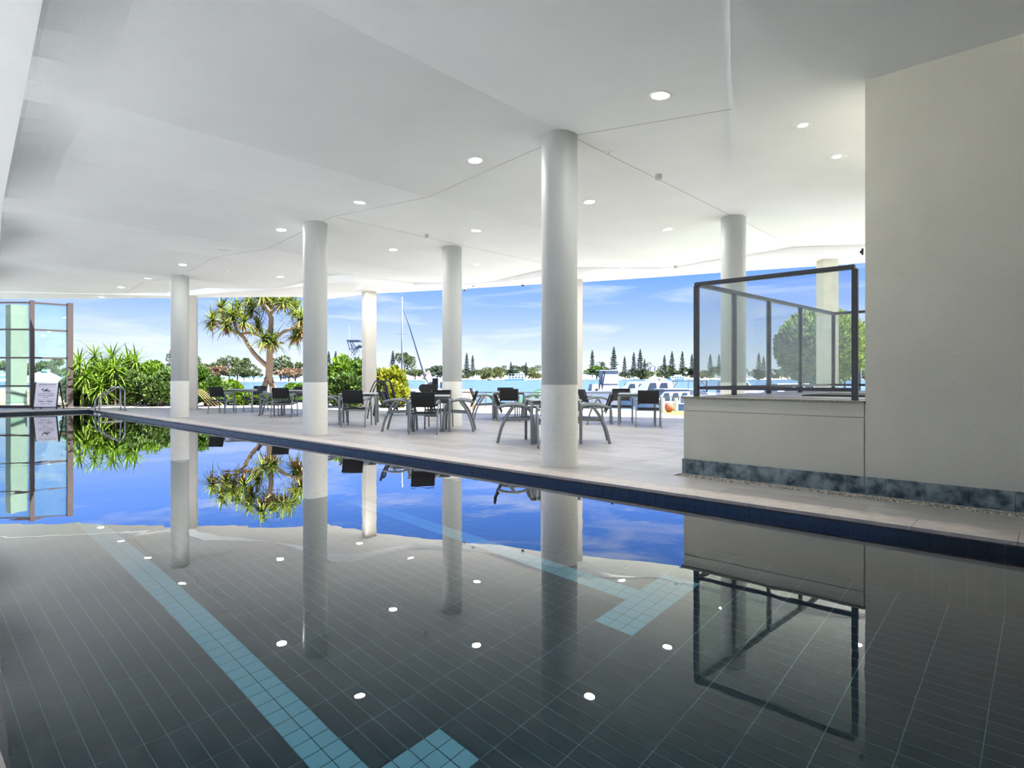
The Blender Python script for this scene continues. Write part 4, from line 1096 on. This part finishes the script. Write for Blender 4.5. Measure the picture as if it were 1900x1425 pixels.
def far_tree(px, py, wpx, d, m, lb, base=SEA + 1, n=1500, name='broad_tree', low=.25, lumps=9):
    x, y = at(px, d); w = wpx * d / F; h = zat(py, d) - base
    t = thing(name, lb, 'tree', (x, y, base), group=None)
    cz = h * (1 + low) / 2; rz_ = h * (1 - low) / 2
    tag(leaf_cloud(n, (0, 0, cz), (w / 2, w / 2, rz_), w * .055 + .12, elong=1.2, lumps=lumps, zmin=0.02, rnd=R).build('crown', m, t), kind='stuff')
    MB().tube([(0, 0, -.3), (w * .02, 0, h * .4), (-w * .05, 0, h * .7)], [w * .03 + .08, w * .022 + .05, w * .01 + .02], 6).build('trunk', bark_d, t)
    return t
FT = [(385, 672, 50, 330, lf_far, 'olive tree on the left shore beside the white post'), (402, 680, 46, 315, lf_brown, 'brownish tree on the left shore, lower, behind the shrub'),
      (425, 659, 36, 345, lf_far, 'tall olive tree on the left shore under the screw pine limb'), (453, 663, 40, 335, lf_far, 'dark olive tree on the left shore beside the hills'),
      (440, 682, 44, 318, lf_far, 'low green tree on the left shore'), (470, 685, 34, 318, lf_far, 'small green tree on the left shore under the hills'),
      (521, 662, 44, 340, lf_far, 'wide olive tree right of the screw pine trunk'), (548, 672, 50, 330, lf_far, 'olive tree beside the lamp mast on the left shore'),
      (536, 684, 48, 315, lf_brown, 'brownish low tree right of the screw pine trunk'), (366, 652, 14, 300, lf_far, 'thin tree top beside the white post'),
      (322, 650, 26, 250, lf_far, 'grey green tree top behind the farthest round column'), (70, 672, 60, 160, lf_far, 'dark tree seen through the right window pane'),
      (112, 668, 50, 150, lf_far, 'dark tree through the window beside the spiky plants'), (12, 672, 40, 150, lf_far, 'dark tree seen through the left window pane'),
      (750, 650, 40, 300, lf_far, 'domed fig tree behind the yacht mast'), (770, 688, 40, 700, lf_far, 'low scrub left of the terrace column'),
      (812, 681, 44, 650, lf_pine, 'dark tree clump just left of the terrace column'),
      (1107, 681, 44, 795, lf_mid, 'dense green mangrove on the far beach right of the nearest column')]
for px, py, w_, d, m, lb in FT: far_tree(px, py, w_, d, m, lb, base=SEA + 1 if d > 200 else -.1)
# scrub along the far shore, clump by clump
k = 0; px = 862
while px < 1660:
    if not 1012 < px < 1082 and not 1084 < px < 1132:
        w_ = R.uniform(28, 44); m = R.choice([lf_far, lf_brown, lf_far, lf_pine])
        far_tree(px, R.uniform(677, 688), w_ * 1.12, (806 if k % 2 else 852) + R.uniform(0, 6), m, f'low shore scrub clump, {ORD[k] if k < 25 else "far"} from the left past the terrace column', n=1300, name='scrub', low=.02, lumps=7)
        tag(list(bpy.data.objects)[-1])
        k += 1
    px += 34
for px, py in ((900, 678), (916, 680), (935, 676), (1000, 676), (1112, 670), (1125, 672), (1205, 672), (1225, 676)):
    far_tree(px, py, 20, 935, lf_pine, f'gum tree top on the far shore {"left" if px < 1040 else "right"} of the nearest column, at {ORD[k % 5]} gap' if False else f'dark gum tree above the far roofs, {"first second third fourth fifth sixth seventh eighth".split()[(900,916,935,1000,1112,1125,1205,1225).index(px)]} from the left', n=500, name='gum_tree', low=.45, lumps=5)

# houses on the far shore
hw = mat('house_wall', (214, 200, 184), .9); hr = mat('house_roof', (196, 176, 160), .9); hr2 = mat('house_roof_grey', (206, 204, 204), .9)
def house(px, d, w, h, rm, lb):
    d += 55; x, y = at(px, d); t = thing('house', lb, 'house', (x, y, SEA + 1), math.atan2(RX[1], RX[0]))
    MB().box(-w / 2, w / 2, -5, 5, 0, h).build('walls', hw, t)
    q = MB(); q.v += [(-w / 2 - 1, -6, h), (w / 2 + 1, -6, h), (w / 2 + 1, 6, h), (-w / 2 - 1, 6, h), (-w / 2 + 3, 0, h + 3.2), (w / 2 - 3, 0, h + 3.2)]
    q.f += [(0, 1, 5, 4), (2, 3, 4, 5), (0, 4, 3), (1, 2, 5), (3, 2, 1, 0)]; q.build('roof', rm, t)
    for i in range(3): MB().box(-w / 2 + w * (.14 + .27 * i), -w / 2 + w * (.14 + .27 * i) + w * .16, -5.1, -4.95, h * .35, h * .75).build('window', window_dark, t)
for px, d, w, h, rm, lb in ((905, 835, 24, 8, hr, 'tan roofed house on the far shore left of the houseboat'), (928, 850, 18, 7.5, hr2, 'pale roofed house above the houseboat'), (962, 845, 22, 8.5, hr, 'orange tan house right above the houseboat'), (993, 835, 26, 8, hr2, 'white roofed house beside the nearest column'),
                            (1145, 840, 26, 8.5, hr, 'tan roofed house behind the white flybridge boat'), (1262, 850, 30, 9, hr2, 'white house behind the blue houseboat'), (1300, 850, 20, 8, hr2, 'white house at the balustrade post'), (1455, 830, 44, 9, hr2, 'long pale roofed house seen through the balustrade'), (780, 760, 26, 9, hr, 'red tan house behind the yacht forestay')):
    house(px, d, w, h, rm, lb)
# canvas roof seen through the window
x, y = at(84, 44); cr_ = thing('gazebo_roof', 'pale blue grey hipped roof seen through the window wall', 'roof', (x, y, 0), h0)
rb = mat('roof_sheet', (120, 146, 160), .6)
q = MB(); q.v += [(-1.7, -1.2, .75), (1.1, -1.2, .75), (1.1, 1.2, .75), (-1.7, 1.2, .75), (-.5, 0, 1.55), (.3, 0, 1.55)]; q.f += [(0, 1, 5, 4), (2, 3, 4, 5), (0, 4, 3), (1, 2, 5), (3, 2, 1, 0)]; q.build('roof_sheet', rb, cr_)
MB().box(-.15, .25, -.15, .15, 1.55, 1.72).build('ridge_vent', rb, cr_)
for i in (-1.6, 1.0):
    for j in (-1.1, 1.1): MB().box(i - .05, i + .05, j - .05, j + .05, -.02, .75).build('post', brown_alu, cr_)
# lamp mast on the left shore
x, y = at(545.5, 320); lm = thing('light_mast', 'tall thin twin headed light mast on the left shore', 'lamp post', (x, y, SEA + 1), h0)
hh = zat(652, 320) - SEA - 1
MB().cyl(0, 0, 0, hh, .22, 8, .13).build('pole', fit_g, lm); MB().beam((-1.6, 0, hh), (1.6, 0, hh), .2, .2).build('cross_arm', fit_g, lm)
for s in (-1, 1): MB().box(s * 1.4 - .4, s * 1.4 + .4, -.3, .3, hh - .35, hh - .05).build('lamp_head', fit_g, lm)

# ------------------------------------------------------------------ boats
def hull(L_, W, h, m, t, nm='hull'):
    """bow towards +x, waterline at z=0"""
    q = MB(); n = 9
    for i in range(n + 1):
        f = i / n; x = -L_ / 2 + L_ * f; w_ = W / 2 * (1 if f < .5 else math.sqrt(max(0, 1 - ((f - .5) / .5) ** 2.2))) + .01; z = h * (1 + .22 * f * f)
        q.v += [(x - .04 * L_ * f, -w_ * .75, -.2), (x, -w_, z), (x, w_, z), (x - .04 * L_ * f, w_ * .75, -.2)]
    for i in range(n):
        a = i * 4; b = a + 4; q.f += [(a, b, b + 1, a + 1), (a + 1, b + 1, b + 2, a + 2), (a + 2, b + 2, b + 3, a + 3)]
    q.f += [(0, 1, 2, 3)]
    return q.build(nm, m, t)
def slabcab(t, x0, x1, w, z0, z1, rake, m, nm='cabin'):
    q = MB(); q.v += [(x0, -w / 2, z0), (x1, -w / 2, z0), (x1, w / 2, z0), (x0, w / 2, z0), (x0 + .1, -w * .42, z1), (x1 - rake, -w * .42, z1), (x1 - rake, w * .42, z1), (x0 + .1, w * .42, z1)]
    q.f += [(0, 1, 5, 4), (1, 2, 6, 5), (2, 3, 7, 6), (3, 0, 4, 7), (4, 5, 6, 7)]; return q.build(nm, m, t, bevel=.03)
def side_windows(t, x0, x1, w, z0, z1, n, slant=.1):
    for i in range(n):
        a = x0 + (x1 - x0) * i / n + .05; b = x0 + (x1 - x0) * (i + 1) / n - .05
        q = MB()
        for s in (-1, 1):
            y0 = s * (w / 2 * .99 + .012); y1 = s * (w / 2 * .90 + .012)
            q.quad((a, y0, z0), (b, y0, z0), (b - slant, y1, z1), (a + slant * .3, y1, z1))
        q.build('cabin_window', window_dark, t)
def boat(px, d, rz, lb, name='motor_boat'):
    x, y = at(px, d); return thing(name, lb, 'boat', (x, y, SEA), h0 + rz)
b1 = boat(1238, 44, math.pi + .25, 'nearest white cabin cruiser moored left of the low wall')
hull(5.2, 1.9, .75, hull_white, b1); slabcab(b1, -1.5, 1.4, 1.7, .75, 1.72, .9, hull_white); side_windows(b1, -1.3, .9, 1.7, .95, 1.5, 3, .2)
MB().box(-1.7, .7, -.8, .8, 1.72, 1.79).build('hard_top', hull_white, b1, bevel=.03)
MB().tube([(2.3, -.5, .95), (2.3, -.45, 1.25), (1.2, -.75, 1.2), (0, -.85, 1.15)], .02, 6).build('bow_rail', steel, b1)
b2 = boat(1206, 54, math.pi + .15, 'white cruiser with raked windscreen behind the nearest cruiser')
hull(6.4, 2.2, .95, hull_white, b2); slabcab(b2, -1.9, 1.6, 2.0, .95, 2.35, 1.5, hull_white); side_windows(b2, -1.4, .7, 2.0, 1.35, 2.15, 2, .3)
b3 = boat(1172, 60, math.pi + .1, 'white runabout with low windscreen left of the raked cruiser')
hull(6.6, 2.2, .95, hull_white, b3); slabcab(b3, -1.7, 1.5, 1.9, .95, 2.2, 1.4, hull_white); side_windows(b3, -1.2, .8, 1.9, 1.3, 2.0, 2, .3)
b4 = boat(1125, 56, .1, 'white game boat with tall clear canopy right of the nearest column')
hull(8.0, 2.5, 1.35, hull_white, b4); slabcab(b4, -1.6, 1.2, 1.5, 1.35, 2.0, .3, canvas_white); 
MB().box(-.55, 1.0, -.7, .7, 2.0, 3.25).build('canopy_curtain', canvas_white, b4, bevel=.05); MB().box(-.8, 1.1, -.8, .8, 3.25, 3.33).build('canopy_top', hull_white, b4)
for a_, c_ in (((-.9, -.7, 1.4), (-.45, -.7, 3.25)), ((-.6, -.7, 1.4), (-.3, -.7, 3.2))): MB().beam(a_, c_, .06, .06).build('canopy_strut', black_metal, b4)
MB().ball((-1.1, -.8, 1.5), .14, 8, 6).build('black_fender', rubber, b4)
b5 = boat(1276, 52, .1, 'grey boat with navy framed canopy beside the balustrade post')
hull(5.2, 2.0, 1.0, hull_white, b5); slabcab(b5, -1.6, 1.6, 1.8, 1.0, 1.5, .4, canvas_navy)
MB().box(-1.3, 1.1, -.85, .85, 2.28, 2.34).build('canopy_top', canvas_navy, b5)
for x0, x1 in ((-1.8, -1.2), (-.3, -.3), (.3, 1.0), (1.5, .9)): MB().tube([(x0, -.85, 1.5), (x1, -.85, 2.3)], .025, 6).build('canopy_frame', canvas_navy, b5)
b6 = boat(1255, 36, math.pi + .3, 'white inflatable dinghy in front of the cruisers', 'dinghy')
for s in (-1, 1): MB().tube([(-1.3, s * .5, .3), (.8, s * .5, .32), (1.4, 0, .42)], .2, 10, smooth=4).build('tube', hull_white, b6, smooth=True)
MB().box(-1.3, .9, -.4, .4, .1, .2).build('floor_board', fit_g, b6); MB().box(-1.5, -1.3, -.15, .15, .1, .75).build('outboard', rubber, b6)
b7 = boat(1372, 60, .1, 'white boats hull seen through the left balustrade glass'); hull(7.5, 2.4, 1.1, hull_white, b7); slabcab(b7, -2, 1.6, 2.0, 1.1, 2.3, 1.2, hull_white); side_windows(b7, -1.6, .6, 2.0, 1.4, 2.1, 3)
b8 = boat(1490, 52, .1, 'white launch seen through the middle balustrade glass'); hull(9.5, 2.8, 1.3, hull_white, b8); slabcab(b8, -3, 2.6, 2.3, 1.3, 2.1, 1.4, hull_white); side_windows(b8, -2.4, 1.4, 2.3, 1.45, 1.95, 4)
b12 = boat(1300, 40, .6, 'white boat bow with dark windows left of the balustrade post'); hull(4.5, 1.8, .9, hull_white, b12); slabcab(b12, -1.2, 1.2, 1.5, .9, 1.4, .9, hull_white); side_windows(b12, -1, .5, 1.5, 1.0, 1.3, 4)
# yacht with mast
yt = boat(757, 50, .1, 'white sailing yacht with tall grey mast and furled forestay', 'sailing_yacht')
hull(8.5, 2.5, 1.1, hull_white, yt); slabcab(yt, -2.0, 1.6, 1.6, 1.1, 1.65, .8, hull_white); side_windows(yt, -1.6, .8, 1.6, 1.2, 1.5, 3)
mx_ = (746 - 757) * 50 / F; ms = zat(551, 50) - SEA
MB().cyl(mx_, 0, 1.0, ms, .075, 10, .06).build('mast', mat('mast_grey', (84, 92, 104), .5), yt, smooth=True)
MB().tube([(mx_ + .05, 0, ms - .9), ((761 - 757) * 50 / F, 0, zat(610, 50) - SEA), ((789 - 757) * 50 / F, 0, zat(703, 50) - SEA)], [.015, .05, .075], 8).build('furled_forestay', canvas_navy, yt)
MB().beam((mx_ - .5, 0, zat(620, 50) - SEA), (mx_ + .5, 0, zat(620, 50) - SEA), .03, .03).build('spreader', mat('mast_grey', (84, 92, 104), .5), yt)
MB().beam((mx_, 0, 2.1), (mx_ - 2.6, 0, 2.1), .1, .12).build('boom', canvas_white, yt)
b9 = boat(760, 38, .15, 'blue and white runabout below the yacht mast'); hull(3.6, 1.6, .6, hull_white, b9); MB().box(-1.6, 1.0, -.81, -.79, .28, .42).build('blue_stripe', hull_blue, b9)
slabcab(b9, -.7, .9, 1.2, .7, 1.35, .5, window_dark, 'windscreen'); MB().box(-.9, .5, -.65, .65, 1.35, 1.42).build('hard_top', hull_blue, b9)
b10 = boat(825, 60, .1, 'white cruiser mostly hidden behind the terrace column'); hull(6, 2.2, 1.2, hull_white, b10); slabcab(b10, -2, 1.4, 1.9, 1.2, 2.6, .9, mat('pale_blue_paint', (176, 206, 232), .4)); side_windows(b10, -1.6, .6, 1.9, 1.6, 2.2, 2)
b11 = boat(545, 75, math.pi, 'beige hulled inflatable boat beyond the screw pine roots'); hull(6, 2, .9, mat('hull_beige', (206, 190, 170), .5), b11); slabcab(b11, -1.8, .6, 1.5, .9, 1.3, .4, hull_white); MB().box(-1.6, .4, -.7, .7, 1.5, 1.56).build('hard_top', canvas_navy, b11)
for i in (-1.5, .3): MB().box(i - .03, i + .03, -.68, -.62, 1.2, 1.5).build('top_post', steel, b11)
# houseboats on the channel
def houseboat(px, d, L_, lb, decks):
    t = boat(px, d, 0, lb, 'houseboat'); pb_ = mat('pale_blue_paint', (176, 206, 232), .4)
    hull(L_, 5.5, 1.6, pb_, t)
    MB().box(-L_ * .38, L_ * .36, -2.4, 2.4, 1.6, 4.2).build('lower_cabin', pb_, t, bevel=.1)
    for i in range(5): MB().box(-L_ * .32 + i * L_ * .135, -L_ * .32 + i * L_ * .135 + L_ * .08, -2.47, -2.38, 2.5, 3.6).build('cabin_window', window_dark, t)
    if decks > 1:
        MB().box(-L_ * .05, L_ * .34, -2.2, 2.2, 4.2, 6.6).build('upper_cabin', pb_, t, bevel=.1)
        for i in range(3): MB().box(-L_ * .01 + i * L_ * .12, -L_ * .01 + i * L_ * .12 + L_ * .07, -2.27, -2.18, 5.0, 6.0).build('cabin_window', window_dark, t)
        MB().box(-L_ * .34, -L_ * .05, -2.3, 2.3, 6.4, 6.6).build('sun_roof', canvas_white, t)
        for i in (-.33, -.2, -.07): MB().box(L_ * i - .1, L_ * i + .1, -2.25, -2.05, 4.2, 6.4).build('roof_post', fit_w, t)
    else: MB().box(-L_ * .16, L_ * .20, -2, 2, 4.2, 5.8).build('wheel_house', pb_, t, bevel=.1)
    return t
houseboat(958, 560, 22, 'white two deck houseboat on the channel left of the nearest column', 2)
houseboat(1257, 620, 20, 'pale blue single deck houseboat near the far shore on the right', 1)
dg = boat(908, 590, 0, 'tiny dark dinghy near the far beach', 'dinghy'); hull(4, 1.6, 1.0, canvas_navy, dg); MB().ball((.3, 0, 1.5), .6, 8, 6, (.6, .6, 1)).build('seated_cover', pr, dg)
# game-boat tower left of the poster post
tw = boat(660, 70, 0, 'white lattice game boat tower rising above the shrubs', 'boat_tower')
def tz(py): return zat(py, 70) - SEA
def tx(px): return (px - 660) * 70 / F
wt_ = mat('white_tube', (140, 146, 154), .4)
hull(9, 3, 1.4, hull_white, tw)
q = MB()
legs = [(650, 647, 632, -.6), (653, 655, 632, .6)]
lat = [((648, 690), (651, 648)), ((651, 648), (647, 633)), ((660, 648), (650, 633)), ((672, 690), (671, 648)), ((655, 690), (656, 648)), ((649, 676), (664, 660)), ((651, 660), (666, 676)), ((664, 676), (672, 662)), ((650, 648), (672, 648)), ((649, 662), (672, 662)), ((649, 676), (672, 676)), ((651, 662), (660, 648)), ((660, 662), (670, 650))]
for (a0, b0), (a1, b1_) in lat:
    for s in (-.6, .6): q.tube([(tx(a0), s, tz(b0)), (tx(a1), s, tz(b1_))], .06, 5)
q.tube([(tx(648), 0, 1.2), (tx(649), 0, tz(690))], .1, 5); q.tube([(tx(672), 0, 1.2), (tx(672), 0, tz(690))], .1, 5)
q.build('lattice', wt_, tw)
MB().box(tx(647), tx(670), -.9, .9, tz(634), tz(631.5)).build('top_canopy', canvas_navy, tw); MB().beam((tx(662), 0, tz(646.5)), (tx(671), 0, tz(641)), 1.6, .15).build('helm_canopy', canvas_navy, tw)
MB().box(tx(652), tx(662), -.6, .6, tz(655), tz(650)).build('helm_seat', mat('beige_vinyl', (206, 196, 178), .6), tw); MB().tube([(tx(648), 0, tz(631)), (tx(647.5), 0, tz(606))], .03, 5).build('antenna', wt_, tw)
# flag
x, y = at(1216.5, 55); fl_ = thing('flag', 'faded ensign flag on a white pole above the moored boats', 'flag', (x, y, SEA + 1.8), h0)
MB().cyl(0, 0, 0, zat(679, 55) - SEA - 1.8, .035, 8).build('pole', wt_, fl_)
q = MB(); zt = zat(681, 55) - SEA - 1.8
for i in range(7):
    f = i / 6; q.v += [(-.62 * f, .06 * math.sin(f * 7), zt - .02 - .05 * f), (-.62 * f, .06 * math.sin(f * 7 + .4), zt - .36 - .05 * f)]
for i in range(6): q.f.append((i * 2, i * 2 + 1, i * 2 + 3, i * 2 + 2))
q.build('flag_cloth', mat('flag_faded', (176, 178, 206), .8, rgb2=(206, 176, 184), scale=3), fl_)
# mooring piles
for i, (px, py, d, lb) in enumerate(((1224, 703, 60, 'grey mooring pile behind the raked cruiser'), (1248.5, 705, 58, 'grey mooring pile with pale cap left of the navy canopy boat'), (1568, 668, 60, 'tall mooring pile through the right glass panel'), (1596, 676, 60, 'mooring pile at the tall wall edge'), (1312, 705, 62, 'short mooring pile seen through the left glass panel'))):
    x, y = at(px, d); t = thing('mooring_pile', lb, 'post', (x, y, SEA - .5)); h = zat(py, d) - SEA + .5
    MB().cyl(0, 0, 0, h, .13, 12).build('pile', mat('pile_grey', (96, 98, 104), .8), t, smooth=True, auto=True); MB().cyl(0, 0, h, h + .18, .14, 12, .02).build('cap', fit_w, t)
# waterside railing, timber post, grey posts, buoy, gangway handrail
rl = thing('waterside_railing', 'thin steel cable railing along the terrace edge over the water', 'railing')
a = at(855, 20.6); b = at(1150, 19.5)
MB().beam((*a, .60), (*b, .60), .03, .035).build('top_rail', steel, rl)
for k in range(7):
    f = k / 6; p = (a[0] + (b[0] - a[0]) * f, a[1] + (b[1] - a[1]) * f); MB().cyl(*p, -.03, .6, .018, 8).build('post', steel, rl)
for z in (.2, .4): MB().tube([(*a, z), (*b, z)], .004, 5).build('cable', steel, rl)
rl2 = thing('lawn_railing', 'thin railing in front of the moored boats beside the low wall', 'railing')
a = at(1212, 19.4); b = at(1300, 19.2); MB().beam((*a, .47), (*b, .47), .03, .03).build('top_rail', steel, rl2)
for px, lb in ((1229.5, 0), (1254.5, 1), (1279, 2)):
    x, y = at(px, 19.3); MB().box(x - .045, x + .045, y - .045, y + .045, -.03, .44).build('post', mat('post_grey_green', (176, 182, 172), .8), rl2)
x, y = at(878.5, 20.3); tpst = thing('timber_post', 'short square timber post at the water edge by the terrace column', 'post', (x, y, -.03), .5)
MB().box(-.065, .065, -.065, .065, 0, .42).build('shaft', timber, tpst); MB().cyl(0, 0, .42, .50, .035, 10).build('cap', timber, tpst)
gw = thing('gangway_rail', 'sloping timber handrail of the gangway beside the terrace column', 'railing')
a = at(860, 21.5); b = at(932, 21.5); MB().beam((*a, .60), (*b, .30), .05, .07).build('handrail', timber, gw)
for f in (.15, .55, .92): MB().cyl(a[0] + (b[0] - a[0]) * f, a[1] + (b[1] - a[1]) * f, -1.2, .6 - .3 * f, .015, 8).build('baluster', steel, gw)
x, y = at(1242, 18.9); by = thing('ball_ornament', 'terracotta round ball ornament on the grass beside the low wall', 'ornament', (x, y, 0))
MB().ball((0, 0, .16), .15, 18, 12).build('ball', mat('terracotta', (150, 70, 52), .8, noise=.08), by, smooth=True); MB().cyl(0, 0, -.02, .03, .09, 16).build('foot', mat('terracotta', (178, 92, 70)), by)
# pontoon
x, y = at(1100, 34); pn = thing('pontoon', 'pale floating pontoon in front of the game boat', 'pontoon', (x, y, SEA), h0)
MB().box(-2.6, 3.0, -.8, .8, .1, .45).build('deck', concrete, pn); MB().box(-2.65, 3.05, -.85, .85, .0, .12).build('fender_strip', rubber, pn)
